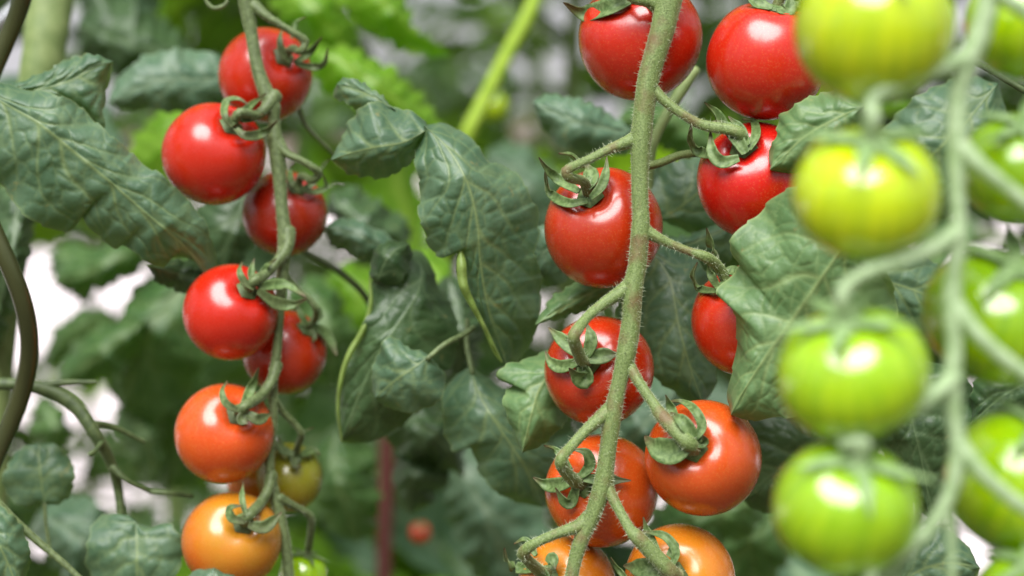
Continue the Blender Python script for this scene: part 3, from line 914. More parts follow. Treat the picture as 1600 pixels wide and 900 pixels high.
# A big left leaf
t = leafthing('large grey green leaf with crinkled surface on the left, its tip curling under', 60, 190, .47)
blade('leaflet', [(-30, 140), (5, 160), (60, 192), (110, 232), (170, 282), (230, 335), (290, 388), (332, 448)],
      [(-15, 125), (40, 140), (95, 148), (130, 172), (165, 203), (200, 235), (235, 262), (265, 285), (300, 318), (325, 358), (338, 400), (340, 430)],
      [(-45, 190), (-35, 250), (5, 292), (27, 327), (50, 342), (89, 363), (108, 361), (120, 348), (124, 330), (142, 358), (178, 389), (195, 381), (222, 407), (253, 418), (267, 405), (300, 405), (322, 418)],
      [.468, .462, .466, .472, .49], t, 'leaf', 9, 0.0013, 3, 0.003, (0.004, 0.004), 0.003, res=2.7)
blade('leaflet', [(5, 142), (60, 140), (110, 125), (150, 105), (177, 96)], [(30, 128), (65, 114), (95, 98), (130, 84), (155, 88)], [(60, 152), (115, 172), (162, 205), (160, 180), (166, 155), (172, 125)],
      [.474, .475, .480], t, 'leaf', 5, 0.0015, 8, 0.003, (0, 0.003))
blade('folded_tip', [(228, 415), (267, 425), (300, 435), (330, 446)], [(250, 412), (285, 405), (320, 412)], [(245, 440), (275, 455), (315, 458)], [.486, .492, .49], t, 'leaf_dark', 4, 0.0008, 9)
# A2 behind
t = leafthing('smooth bluish leaf between the big left leaf and the top small tomato', 260, 125, .55)
blade('leaflet', [(370, 120), (320, 125), (260, 125), (210, 140), (170, 160)], [(345, 88), (290, 77), (235, 84), (195, 110), (175, 140)], [(345, 165), (290, 176), (235, 172), (195, 172)], [.56, .55, .55], t, 'leaf_blue', 7, 0.0008, 4)
# B centre
t = leafthing('large drooping grey green leaf at the centre, split into three lobes', 700, 260, .465)
blade('leaflet', [(672, 200), (632, 222), (585, 230), (545, 240), (517, 250)], [(655, 180), (620, 168), (595, 158), (575, 162), (556, 175), (543, 192), (540, 208), (528, 226)],
      [(662, 225), (640, 256), (618, 272), (590, 279), (560, 276), (535, 266)], [.468, .462, .470], t, 'leaf', 5, 0.0011, 5, 0.004, (0.004, 0.006))
blade('leaflet', [(618, 172), (585, 152), (555, 140), (526, 132)], [(592, 146), (560, 126), (538, 121)], [(590, 172), (572, 178), (545, 164), (522, 152)], [.471, .474, .479], t, 'leaf', 4, 0.0010, 15, 0.003, (0, 0.003))
blade('leaflet', [(662, 196), (700, 232), (730, 285), (745, 345), (750, 410), (762, 480), (782, 540), (792, 572)],
      [(690, 193), (718, 202), (742, 222), (762, 250), (795, 262), (822, 292), (838, 325), (842, 360), (838, 400), (846, 440), (842, 495), (832, 530), (815, 560)],
      [(652, 215), (648, 250), (656, 290), (654, 325), (662, 365), (675, 392), (692, 402), (712, 394), (722, 420), (720, 452), (738, 480), (755, 515), (775, 552)],
      [.466, .458, .462, .470, .482], t, 'leaf', 9, 0.0014, 6, 0.004, (0.010, 0.002), 0.0035, res=2.7)
ribbon('rolled_margin', [(720, 390, .4635, 5), (721, 412, .4625, 15), (724, 445, .4625, 14), (740, 480, .465, 10), (757, 512, .468, 7), (772, 545, .472, 8), (784, 566, .476, 3)], t, 'margin')
# C dark folded
t = leafthing('dark folded leaf with a lime rolled edge left of centre', 600, 520, .49)
blade('leaflet', [(635, 388), (660, 420), (652, 460), (622, 505), (590, 555), (560, 620), (532, 692)], [(612, 380), (590, 400), (580, 440), (576, 480), (562, 520), (542, 556), (530, 592), (524, 640)],
      [(665, 400), (688, 450), (712, 495), (716, 545), (690, 590), (650, 645), (608, 678), (568, 692)], [.50, .488, .485, .49, .495], t, 'leaf_dark', 7, 0.0010, 7, 0.002, (0.002, 0.008), 0.004)
ribbon('rolled_margin', [(578, 432, .487, 3), (579, 478, .4865, 8), (566, 518, .486, 10), (546, 553, .486, 10), (533, 592, .4865, 8), (528, 640, .489, 6), (534, 690, .493, 3)], t, 'margin')
blade('leaflet', [(590, 440), (600, 412), (618, 390), (640, 382)], [(578, 430), (582, 400), (600, 380), (620, 375)], [(610, 450), (632, 432), (645, 400)], [.486, .482, .486], t, 'leaf_dark', 3, 0.0004, 17)
# D
t = leafthing('small rounded dark leaflet on a pale stalk in front of the folded leaf', 640, 590, .475)
blade('leaflet', [(672, 556), (645, 575), (615, 596), (586, 622)], [(655, 546), (638, 545), (620, 527), (602, 530), (588, 555), (580, 590)], [(695, 585), (693, 615), (672, 636), (640, 644), (608, 638)], [.474, .472, .478], t, 'leaf', 6, 0.0010, 18, 0.003, (0.002, 0.002), 0.002)
stalk_part('leaf_stalk', [(740, 512, .482, 9), (722, 524, .48, 9), (695, 538, .476, 9), (668, 560, .4735, 8)], t, 'stalk_left', 4)
# E
t = leafthing('broad soft green leaf hanging below the centre leaf', 760, 660, .49)
blade('leaflet', [(735, 572), (752, 622), (785, 675), (820, 730), (850, 792)], [(758, 588), (795, 610), (812, 640), (845, 680), (885, 715), (890, 750), (870, 780)],
      [(708, 590), (692, 618), (692, 660), (705, 702), (722, 705), (738, 700), (748, 738), (768, 762), (800, 782), (832, 790)], [.49, .485, .487, .495], t, 'leaf', 7, 0.0010, 19, 0.004, (0.006, 0.004), 0.003)
stalk_part('leaf_stalk', [(730, 500, .492, 8), (730, 540, .491, 9), (738, 582, .489, 8)], t, 'stalk_left', 4)
# F
t = leafthing('bright green leaflet left of the third red tomato on the middle truss', 830, 620, .462)
blade('leaflet', [(905, 545), (868, 572), (842, 610), (828, 655), (816, 708)], [(880, 540), (835, 556), (800, 566), (780, 578), (781, 592), (802, 598), (790, 612), (787, 635), (800, 672)],
      [(915, 580), (900, 620), (885, 655), (860, 685), (838, 700)], [.468, .462, .459, .462], t, 'leaf_fresh', 6, 0.0012, 21, 0.003, (0.003, 0.004), 0.0025)
# G
t = leafthing('grey green leaf hanging between the middle truss and the half hidden red tomato', 1050, 520, .468)
blade('leaflet', [(1010, 385), (1046, 435), (1060, 505), (1078, 572), (1098, 632)], [(1050, 380), (1100, 420), (1120, 480), (1118, 540), (1120, 585), (1114, 612)], [(975, 420), (965, 480), (975, 540), (1010, 580), (1044, 606), (1073, 627)],
      [.474, .468, .466, .468], t, 'leaf', 7, 0.0012, 22, 0.003, (0.004, 0.005))
# K
t = leafthing('veined leaf behind the curved stalk, right of the first middle tomato', 1060, 310, .485)
blade('leaflet', [(1010, 345), (1045, 335), (1080, 310), (1120, 270)], [(1000, 300), (1015, 265), (1060, 250), (1100, 245)], [(1050, 350), (1090, 368), (1130, 340), (1140, 300)], [.49, .485, .485], t, 'leaf', 5, 0.001, 23)
blade('leaflet', [(1005, 400), (1050, 390), (1100, 372), (1150, 350)], [(1020, 375), (1070, 368), (1110, 352)], [(1030, 430), (1090, 440), (1140, 410)], [.488, .484, .484], t, 'leaf', 5, 0.001, 24)
# H
t = leafthing('large pale green leaf covering half of a red tomato, behind the green fruit', 1220, 470, .412)
blade('leaflet', [(1345, 350), (1300, 410), (1255, 475), (1205, 545), (1165, 605), (1142, 648)],
      [(1330, 310), (1290, 285), (1239, 293), (1210, 308), (1186, 333), (1161, 350), (1140, 384), (1146, 402), (1157, 413), (1138, 432), (1122, 456), (1142, 479), (1150, 513), (1149, 562), (1136, 608)],
      [(1375, 400), (1400, 470), (1390, 560), (1330, 625), (1270, 645), (1215, 653), (1170, 657)], [.405, .41, .416, .418, .422], t, 'leaf_fresh', 8, 0.0011, 25, 0.003, (0.008, 0.002), 0.003, res=2.7)
# I
t = leafthing('small green leaf pressed between two red tomatoes and the upper green fruit', 1250, 210, .42)
blade('leaflet', [(1350, 165), (1300, 188), (1255, 215), (1203, 265)], [(1320, 140), (1280, 146), (1245, 162), (1220, 180), (1213, 208), (1200, 240)], [(1350, 220), (1300, 252), (1255, 268), (1226, 273)], [.42, .422, .424], t, 'leaf_fresh', 6, 0.0011, 26)
# J
t = leafthing('blurred curled leaf left of the upper middle truss', 890, 190, .52)
blade('leaflet', [(990, 205), (940, 200), (890, 185), (832, 160)], [(960, 182), (915, 158), (870, 148), (845, 150)], [(980, 240), (930, 240), (885, 232), (855, 210), (838, 180)], [.53, .52, .525], t, 'leaf_blue', 6, 0.0012, 27)
# L
t = leafthing('small green leaf above the third red tomato of the middle truss', 885, 475, .466)
blade('leaflet', [(975, 440), (930, 455), (885, 478), (836, 508)], [(945, 430), (905, 440), (868, 460), (845, 488)], [(965, 470), (925, 484), (880, 497)], [.47, .466, .462], t, 'leaf_fresh', 5, 0.0012, 28)
# M
t = leafthing('small blue green leaf right of the third small red tomato', 560, 370, .51)
blade('leaflet', [(625, 405), (585, 380), (545, 362), (506, 356)], [(618, 378), (575, 350), (535, 340)], [(600, 420), (550, 400), (515, 380)], [.515, .51, .512], t, 'leaf_blue', 5, 0.0012, 29)
t = leafthing('pale leaf peeping out left of the first middle tomato', 855, 400, .49)
blade('leaflet', [(900, 360), (870, 380), (845, 400), (835, 430)], [(860, 352), (835, 358), (828, 385)], [(905, 410), (880, 440), (855, 450)], [.49, .488, .49], t, 'leaf_blue', 5, 0.0012, 30)
# right lower dark leaves
t = leafthing('dark leaf fanning out right of the large orange red tomato', 1230, 720, .475)
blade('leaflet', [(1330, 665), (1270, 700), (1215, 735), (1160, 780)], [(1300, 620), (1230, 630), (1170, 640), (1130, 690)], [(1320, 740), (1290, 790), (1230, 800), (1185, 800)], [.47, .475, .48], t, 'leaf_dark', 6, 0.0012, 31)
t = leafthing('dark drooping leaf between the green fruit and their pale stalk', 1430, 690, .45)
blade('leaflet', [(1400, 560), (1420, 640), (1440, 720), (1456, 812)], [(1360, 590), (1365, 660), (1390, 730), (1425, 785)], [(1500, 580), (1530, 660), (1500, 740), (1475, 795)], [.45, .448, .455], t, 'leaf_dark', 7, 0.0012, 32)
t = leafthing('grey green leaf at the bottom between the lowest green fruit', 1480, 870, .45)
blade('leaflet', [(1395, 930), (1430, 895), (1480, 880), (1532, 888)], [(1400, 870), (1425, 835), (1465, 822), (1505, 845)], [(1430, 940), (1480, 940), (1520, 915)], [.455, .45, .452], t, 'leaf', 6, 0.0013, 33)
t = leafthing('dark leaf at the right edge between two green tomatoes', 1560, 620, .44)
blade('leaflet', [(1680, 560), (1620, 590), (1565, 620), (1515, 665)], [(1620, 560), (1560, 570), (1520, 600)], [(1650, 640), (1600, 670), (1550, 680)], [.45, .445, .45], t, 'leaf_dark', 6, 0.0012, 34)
t = leafthing('blue green leaf behind the pale stalk in the upper right', 1450, 240, .47)
blade('leaflet', [(1560, 130), (1500, 200), (1440, 260), (1390, 330)], [(1500, 120), (1420, 160), (1370, 230)], [(1580, 220), (1540, 300), (1450, 350)], [.475, .47, .475], t, 'leaf', 6, 0.0012, 35)
t = leafthing('grey green leaf showing between the second and third green tomato', 1420, 440, .46)
blade('leaflet', [(1280, 400), (1350, 430), (1420, 450), (1490, 480)], [(1320, 380), (1400, 380), (1470, 420)], [(1300, 470), (1380, 520), (1450, 530)], [.455, .455, .46], t, 'leaf', 6, 0.0012, 36)
# lower left
t = leafthing('round blurred leaf at the lower left below the bare branch', 60, 740, .50)
blade('leaflet', [(70, 788), (66, 760), (62, 730), (60, 692)], [(40, 792), (12, 775), (4, 748), (18, 715), (38, 698)], [(95, 788), (114, 762), (114, 728), (98, 702), (78, 693)], [.50, .498, .50], t, 'leaf', 5, 0.0008, 37, 0.003, (0, 0), 0.002)
stalk_part('leaf_stalk', [(70, 785, .50, 6), (72, 820, .50, 6), (80, 870, .5, 6)], t, 'stalk_left', 5)
t = leafthing('heart shaped dark leaf at the bottom left beside the amber tomato', 210, 860, .49)
blade('leaflet', [(212, 814), (214, 850), (214, 890), (216, 935)], [(192, 803), (160, 806), (141, 830), (134, 870), (146, 905), (180, 930)], [(238, 824), (262, 817), (284, 840), (285, 880), (266, 912), (240, 932)], [.49, .487, .49], t, 'leaf', 5, 0.0011, 38, 0.003, (0, 0), 0.002)
t = leafthing('leaf cut off by the bottom left corner', 10, 870, .46)
blade('leaflet', [(-40, 790), (-15, 830), (8, 870), (30, 925)], [(-10, 785), (25, 810), (46, 850), (45, 890)], [(-60, 830), (-50, 890), (-10, 930)], [.46, .457, .46], t, 'leaf', 5, 0.0013, 39)
t = leafthing('leaf tip rising in front of the amber tomato at the bottom', 335, 900, .47)
blade('leaflet', [(325, 990), (328, 950), (332, 915), (335, 887)], [(280, 980), (280, 930), (300, 895), (320, 887)], [(380, 980), (385, 940), (370, 902), (350, 889)], [.47, .468, .47], t, 'leaf_blue', 5, 0.0010, 40)
t = leafthing('dark leaf behind the second and third small red tomatoes', 340, 360, .545)
blade('leaflet', [(390, 290), (370, 340), (352, 390), (340, 440)], [(400, 300), (400, 350), (385, 400), (362, 430)], [(345, 290), (310, 330), (300, 380), (320, 425)], [.545, .54, .545], t, 'leaf_dark', 5, 0.001, 41)
# softer leaves farther back
SOFT = [
    ('blurred green leaf in the gap under the largest orange red tomato', 'leaf_far', .58, [(1190, 770), (1130, 800), (1060, 820), (990, 880)], [(1150, 750), (1080, 770), (1020, 800)], [(1190, 820), (1130, 850), (1060, 870)]),
    ('blurred blue green leaf between the third and fourth middle tomato', 'leaf_blue', .56, [(1060, 600), (1020, 650), (980, 690), (930, 720)], [(1020, 590), (970, 620), (930, 670)], [(1070, 660), (1040, 700), (990, 730)]),
    ('blurred leaf behind the upper part of the middle truss', 'leaf_far', .62, [(1120, 230), (1070, 200), (1030, 180), (960, 190)], [(1090, 190), (1040, 160), (990, 160)], [(1100, 260), (1050, 240), (1000, 225)]),
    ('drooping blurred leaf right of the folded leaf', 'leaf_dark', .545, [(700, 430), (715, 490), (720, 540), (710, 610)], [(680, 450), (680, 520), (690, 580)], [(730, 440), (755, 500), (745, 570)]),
    ('added dark leaf standing in for shade on the stem under the big left leaf', 'leaf_dark', .535, [(30, 290), (22, 370), (5, 450), (-20, 560)], [(58, 330), (44, 400), (25, 470), (0, 540)], [(-10, 300), (-40, 380), (-50, 480)]),  # added leaf; its dark colour stands in for shade on the thick stem
    ('green blurred leaf in the bright gap below the big left leaf', 'leaf_far', .66, [(240, 380), (190, 400), (140, 425), (80, 440)], [(200, 370), (150, 385), (100, 410)], [(220, 420), (180, 445), (120, 460)]),
    ('small green blurred leaf above the bare branch', 'leaf_far', .64, [(230, 500), (190, 525), (150, 560), (90, 600)], [(190, 500), (140, 520), (100, 560)], [(220, 540), (190, 580), (130, 605)]),
    ('narrow green blurred leaf right of the bare branch', 'leaf_fresh', .68, [(190, 620), (215, 660), (235, 700), (240, 760)], [(215, 620), (250, 670), (255, 730)], [(180, 650), (195, 700), (215, 745)]),
    ('mid green blurred leaf behind the stalk of the bare branch', 'leaf_far', .70, [(60, 620), (80, 650), (90, 680), (70, 720)], [(90, 630), (110, 670), (95, 710)], [(45, 650), (50, 680), (55, 705)]),
    ('dark blurred leaf between left truss and folded leaf', 'leaf_dark', .60, [(515, 300), (540, 330), (580, 360), (640, 380)], [(550, 290), (600, 320), (640, 350)], [(510, 330), (550, 365), (600, 385)]),
    ('large lime leaf blurred at the top centre', 'leaf_lime', .64, [(540, -60), (590, -10), (645, 45), (706, 86)], [(590, -60), (630, -5), (655, 50), (690, 74)], [(520, -20), (545, 20), (600, 66), (665, 88)]),
    ('lime leaf blurred behind the centre leaf top', 'leaf_lime', .62, [(470, 75), (540, 100), (610, 150), (690, 215)], [(520, 70), (580, 88), (640, 130), (690, 190)], [(480, 110), (520, 150), (590, 190), (650, 215)]),
    ('lime leaf blurred right of the top small tomato', 'leaf_lime', .66, [(430, -60), (470, -10), (515, 40), (560, 95)], [(480, -60), (520, -10), (560, 50)], [(400, -30), (440, 30), (500, 80)]),
    ('lime leaf blurred below the curled stalk', 'leaf_lime', .68, [(520, 420), (560, 450), (600, 500), (620, 570)], [(560, 410), (610, 450), (640, 520)], [(500, 450), (520, 520), (570, 570)]),
    ('mid green leaf blurred right of the left truss', 'leaf_far', .64, [(470, 440), (500, 480), (515, 540), (520, 610)], [(500, 430), (540, 480), (560, 560)], [(450, 470), (470, 540), (490, 590)]),
    ('lime leaf blurred between the folded leaf and centre leaf', 'leaf_lime', .60, [(640, 395), (670, 420), (695, 460), (715, 520)], [(680, 390), (710, 430), (725, 480)], [(640, 430), (660, 480), (690, 515)]),
    ('green leaf blurred behind the bluish left leaf', 'leaf_lime', .66, [(330, 170), (280, 210), (250, 260), (240, 320)], [(300, 150), (240, 180), (200, 240), (210, 300)], [(350, 210), (330, 270), (280, 320)]),
    ('large blurred green leaf left of the small red tomatoes', 'leaf_far', .66, [(330, 420), (270, 470), (220, 540), (190, 640)], [(290, 400), (220, 440), (180, 510), (165, 590)], [(350, 480), (320, 570), (270, 640), (220, 670)]),
    ('large blurred green leaf under the left truss', 'leaf_far', .70, [(250, 520), (270, 590), (280, 680), (260, 770)], [(230, 560), (205, 640), (215, 720)], [(310, 560), (340, 650), (320, 740)]),
    ('small blurred leaf in the bright gap at the left', 'leaf_far', .72, [(90, 385), (110, 420), (130, 450), (140, 480)], [(130, 380), (150, 420)], [(75, 410), (95, 450)]),
    ('narrow blurred leaf between stake and truss', 'leaf_far', .78, [(200, 520), (150, 500), (110, 520), (70, 570)], [(160, 480), (110, 490), (75, 530)], [(180, 550), (140, 560), (100, 575)]),
    ('grey blurred leaf at the bottom centre', 'leaf_blue', .64, [(690, 690), (730, 750), (770, 830), (810, 930)], [(750, 680), (810, 740), (860, 820), (870, 900)], [(685, 730), (700, 800), (725, 870), (765, 930)]),
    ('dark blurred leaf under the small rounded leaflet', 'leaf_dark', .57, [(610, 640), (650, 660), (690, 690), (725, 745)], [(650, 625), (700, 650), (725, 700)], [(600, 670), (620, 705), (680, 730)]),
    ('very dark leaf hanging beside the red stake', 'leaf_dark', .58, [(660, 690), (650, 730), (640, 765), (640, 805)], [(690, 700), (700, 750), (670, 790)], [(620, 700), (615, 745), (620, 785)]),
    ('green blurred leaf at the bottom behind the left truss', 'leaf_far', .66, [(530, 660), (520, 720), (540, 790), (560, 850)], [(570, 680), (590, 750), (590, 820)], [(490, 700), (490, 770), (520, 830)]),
    ('dark leaf at the upper left', 'leaf_dark', .68, [(120, 40), (180, 60), (240, 80), (300, 90)], [(150, -20), (220, 10), (280, 50)], [(130, 90), (190, 120), (260, 120)]),
    ('blue green leaf blurred at the top left', 'leaf_blue', .70, [(110, -60), (150, -20), (190, 10), (240, 30)], [(160, -80), (220, -40), (250, 0)], [(110, -20), (140, 30), (200, 50)]),
    ('blue green blurred leaf right of the lime stem', 'leaf_blue', .78, [(760, 240), (800, 270), (840, 320), (860, 380)], [(800, 220), (860, 260), (880, 320)], [(750, 280), (790, 330), (830, 370)]),
    ('soft green leaf blurred below the large orange red tomato', 'leaf_far', .62, [(1240, 790), (1200, 820), (1160, 860), (1130, 920)], [(1200, 780), (1150, 810), (1110, 870)], [(1260, 830), (1230, 880), (1180, 930)]),
    ('soft blue leaf blurred at the lower left corner', 'leaf_blue', .62, [(60, 800), (110, 830), (150, 870), (180, 920)], [(110, 770), (170, 800), (200, 860)], [(50, 830), (80, 880), (130, 930)]),
]
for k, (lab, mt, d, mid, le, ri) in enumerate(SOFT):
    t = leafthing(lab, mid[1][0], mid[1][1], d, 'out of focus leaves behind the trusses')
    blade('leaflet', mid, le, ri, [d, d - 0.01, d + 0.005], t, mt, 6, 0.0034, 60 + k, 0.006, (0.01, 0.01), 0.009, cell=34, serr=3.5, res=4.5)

# ================================================================== MIDDLE TRUSS (in focus)
G1 = 'ripe tomatoes on the middle truss'
TR = Truss('fuzzy green middle truss stalk in sharp focus carrying the ripe fruit',
           [(1062, -90, 54), (1050, -30, 50), (1037, 40, 44), (1022, 90, 39), (1012, 130, 38), (1004, 190, 36), (1001, 225, 37), (1000, 260, 31), (1000, 310, 30), (1001, 350, 32), (996, 410, 32), (988, 455, 35), (986, 500, 33), (979, 550, 35), (967, 600, 28), (957, 648, 32), (950, 700, 29), (942, 755, 32), (928, 800, 29), (906, 850, 26), (892, 905, 24), (880, 980, 22)],
           .433, 'stalk', hair=30000, hl=(0.00022, 0.0010), group='fruit trusses hanging side by side', seed=1)
D = .433
k = tomato(1001, 62, 95, .4535, 'red', (962, -2), 'topmost red tomato behind the middle truss stalk', G1,
           [([(985, 2, .001), (950, 14, .001), (915, 22, .002), (880, 4, .006)], 26), ([(975, -5, .001), (940, -12, .004), (905, -10, .008)], 16), ([(985, 0, .0), (1010, 5, .001), (1020, 15, .003)], 14)], seed=1)
TR.pedicel([(1042, 20, D + .002, 30), (1015, 2, D, 22), (985, -6, D - .001, 17)], k, 17)
k = tomato(1197, 96, 94, .440, 'red', (1212, 8), 'red tomato at the top, partly behind the yellow green one', G1,
           [([(1205, 15, .001), (1185, 8, .002), (1165, -12, .006)], 18), ([(1215, 20, .001), (1232, 18, .002), (1235, -10, .007)], 17), ([(1225, 12, .001), (1250, 8, .003), (1262, -10, .008)], 12)], seed=2)
TR.pedicel([(1040, -60, D, 26), (1110, -70, D, 18), (1180, -50, D, 16)], k, 16)
k = tomato(1180, 284, 91, .443, 'red', (1150, 228), 'red tomato tucked under the top one, right of the middle truss', G1,
           [([(1138, 205, .004), (1120, 180, .008), (1101, 160, .012)], 14), ([(1155, 248, .001), (1130, 254, .002), (1114, 238, .006), (1110, 205, .010)], 17), ([(1165, 240, .001), (1150, 215, .004), (1130, 195, .008), (1112, 190, .010)], 18),
            ([(1170, 235, .001), (1181, 212, .002), (1177, 190, .005), (1160, 187, .008)], 12), ([(1120, 244, .004), (1096, 238, .004), (1081, 218, .005), (1081, 193, .008)], 15), ([(1168, 228, .002), (1156, 202, .005), (1138, 182, .009)], 14)], seed=3, toward=1)
TR.pedicel([(1010, 118, D + .001, 22), (1020, 138, D, 19), (1045, 163, D - .001, 15), (1075, 184, D - .002, 14), (1100, 196, D - .002, 17)], k, 19)
k = tomato(943, 356, 93, .4525, 'red', (915, 303), 'big glossy red tomato with curled claw shaped sepals', G1,
           [([(918, 315, .000), (888, 318, .001), (862, 303, .004), (854, 280, .007), (853, 262, .009)], 13), ([(905, 300, .003), (872, 280, .008), (855, 264, .010), (842, 246, .012)], 14), ([(924, 310, .001), (940, 292, .003), (947, 268, .006), (948, 246, .009)], 13),
            ([(915, 298, .001), (924, 278, .003), (917, 256, .007)], 22), ([(912, 262, .004), (893, 243, .006), (873, 240, .009)], 8)], seed=4)
TR.pedicel([(999, 212, D + .001, 26), (984, 221, D, 22), (955, 232, D - .002, 16), (918, 250, D - .004, 14), (892, 262, D - .006, 15), (884, 268, D - .006, 17), (890, 278, D - .005, 15)], k, 16)
k = tomato(1168, 502, 87, .446, 'red', (1128, 436), 'red tomato half hidden behind the large pale leaf', G1,
           [([(1122, 412, .003), (1112, 385, .006), (1104, 356, .009)], 13), ([(1120, 456, .001), (1096, 452, .002), (1083, 432, .004), (1090, 410, .006)], 11), ([(1124, 452, .001), (1112, 430, .004), (1107, 408, .006)], 11), ([(1130, 430, .001), (1145, 425, .001), (1165, 432, .002)], 16), ([(1130, 440, .001), (1140, 460, .001), (1138, 478, .001)], 14)], seed=5)
TR.pedicel([(1000, 352, D + .001, 24), (1014, 364, D, 20), (1045, 380, D, 14), (1078, 393, D, 13), (1104, 402, D, 17)], k, 17)
k = tomato(936, 579, 85, .4535, 'red', (911, 563), 'red tomato with a star shaped calyx, third on the middle truss', G1,
           [([(908, 556, .001), (882, 534, .004), (857, 512, .008)], 18), ([(903, 566, .001), (878, 573, .001), (860, 564, .003), (853, 549, .006)], 17), ([(912, 572, .001), (914, 592, .001), (902, 588, .003), (889, 575, .006)], 24),
            ([(920, 562, .001), (945, 556, .001), (968, 553, .002)], 21), ([(918, 556, .001), (924, 532, .003), (917, 506, .006)], 17)], seed=6)
TR.pedicel([(990, 442, D + .001, 28), (974, 454, D, 24), (945, 473, D - .002, 18), (918, 495, D - .005, 16), (899, 520, D - .009, 18), (897, 532, D - .0085, 18)], k, 18)
k = tomato(1098, 716, 91, .438, 'vermilion', (1072, 690), 'largest orange red tomato, right of the middle truss', G1,
           [([(1078, 692, .001), (1052, 706, .001), (1025, 698, .002), (1008, 682, .005)], 34), ([(1082, 690, .001), (1097, 668, .002), (1086, 642, .005), (1065, 628, .007), (1044, 628, .009)], 13), ([(1085, 684, .003), (1068, 660, .006), (1048, 645, .008)], 18),
            ([(1058, 655, .004), (1050, 640, .006), (1040, 617, .010)], 12), ([(1080, 690, .001), (1100, 690, .000), (1098, 680, .003)], 18)], seed=7)
TR.pedicel([(975, 548, D + .001, 24), (982, 568, D, 19), (1000, 600, D - .003, 16), (1022, 632, D - .006, 17), (1036, 652, D - .008, 24)], k, 25)
k = tomato(940, 766, 88, .4545, 'vermilion', (903, 746), 'orange red tomato behind the stalk, fourth on the middle truss', G1,
           [([(897, 752, .001), (872, 758, .001), (855, 757, .003), (833, 746, .006)], 19), ([(902, 758, .001), (894, 784, .001), (882, 783, .003), (868, 762, .006)], 15), ([(908, 745, .001), (922, 728, .002), (916, 708, .005), (894, 702, .008)], 15),
            ([(912, 748, .001), (945, 750, .001), (986, 751, .003)], 15), ([(893, 735, .003), (872, 706, .006), (850, 696, .009)], 10)], seed=8)
TR.pedicel([(960, 634, D + .001, 28), (944, 648, D, 24), (918, 670, D - .002, 18), (893, 697, D - .004, 16), (876, 722, D - .008, 19)], k, 20)
k = tomato(1062, 906, 87, .444, 'orange', (1044, 884), 'orange tomato cut by the bottom edge below the orange red one', G1,
           [([(1050, 884, .001), (1056, 862, .002), (1038, 838, .005), (1000, 830, .009)], 12), ([(1030, 866, .003), (1014, 836, .006), (1005, 808, .009)], 12), ([(1040, 890, .001), (1005, 888, .002), (975, 884, .005)], 26),
            ([(985, 910, .001), (968, 890, .004), (954, 871, .006)], 9), ([(1045, 870, .001), (1055, 855, .002), (1052, 840, .004)], 12)], seed=9)
TR.pedicel([(948, 742, D + .001, 24), (950, 762, D, 20), (968, 798, D - .003, 15), (985, 828, D - .006, 17), (998, 842, D - .007, 24)], k, 26)
k = tomato(886, 914, 76, .4605, 'orange', (850, 886), 'amber orange tomato at the bottom, left of the stalk', G1,
           [([(842, 890, .001), (812, 888, .002), (795, 880, .004), (788, 856, .008)], 15), ([(856, 880, .001), (864, 872, .002), (868, 890, .002)], 14), ([(838, 868, .003), (822, 845, .006), (803, 850, .009)], 10), ([(848, 892, .001), (852, 912, .001), (850, 930, .002)], 20)], seed=10)
TR.pedicel([(922, 808, D + .001, 26), (904, 822, D, 22), (872, 833, D - .001, 16), (838, 848, D - .002, 16), (818, 863, D, 19), (822, 872, D + .002, 17)], k, 20)
TR.finish()

# ================================================================== LEFT TRUSS
G2_ = 'tomatoes on the left truss'
D = .486
TL = Truss('dull green left truss stalk, slightly out of focus, carrying small tomatoes',
           [(378, -90, 32), (383, -20, 30), (388, 25, 26), (394, 60, 22), (402, 105, 23), (414, 140, 27), (425, 165, 30), (428, 190, 20), (431, 225, 27), (436, 270, 24), (440, 320, 22), (445, 365, 26), (444, 395, 24), (440, 440, 20), (438, 480, 16), (433, 545, 16), (426, 600, 19), (427, 650, 16), (421, 720, 16), (426, 760, 19), (436, 800, 20), (446, 850, 19), (452, 910, 18), (456, 980, 16)],
           D, 'stalk_left', hair=6000, hl=(0.0002, 0.0007), group='fruit trusses hanging side by side', seed=2)
k = tomato(414, 117, 73, 0.5050, 'redleft', (455, 92), 'top small red tomato behind the left truss stalk', G2_,
           [([(452, 98, .001), (440, 82, .003), (437, 62, .006), (441, 44, .008)], 9), ([(460, 98, .001), (480, 84, .006), (503, 58, .010)], 10), ([(462, 100, .001), (485, 105, .004), (505, 99, .007), (512, 76, .009)], 10), ([(455, 60, .006), (462, 36, .008), (478, 27, .010)], 5)], seed=11)
TL.pedicel([(396, 8, D, 20), (415, 24, D - .001, 14), (445, 43, D - .001, 11), (470, 58, D, 12), (477, 66, D + .001, 13), (470, 80, D + .001, 12)], k, 13)
k = tomato(333, 242, 80, 0.4880, 'redleft', (374, 195), 'round red tomato with looping sepals, beside the big left leaf', G2_,
           [([(362, 198, .001), (350, 180, .004), (354, 160, .007), (372, 155, .008), (388, 164, .008)], 10), ([(360, 195, .001), (385, 172, .006), (416, 146, .010)], 11), ([(368, 202, .001), (383, 213, .003), (408, 209, .006), (434, 188, .009)], 13), ([(376, 190, .002), (395, 185, .005), (412, 178, .007)], 10)], seed=12)
TL.pedicel([(428, 150, D, 26), (418, 166, D - .002, 18), (400, 180, D - .004, 15)], k, 15)
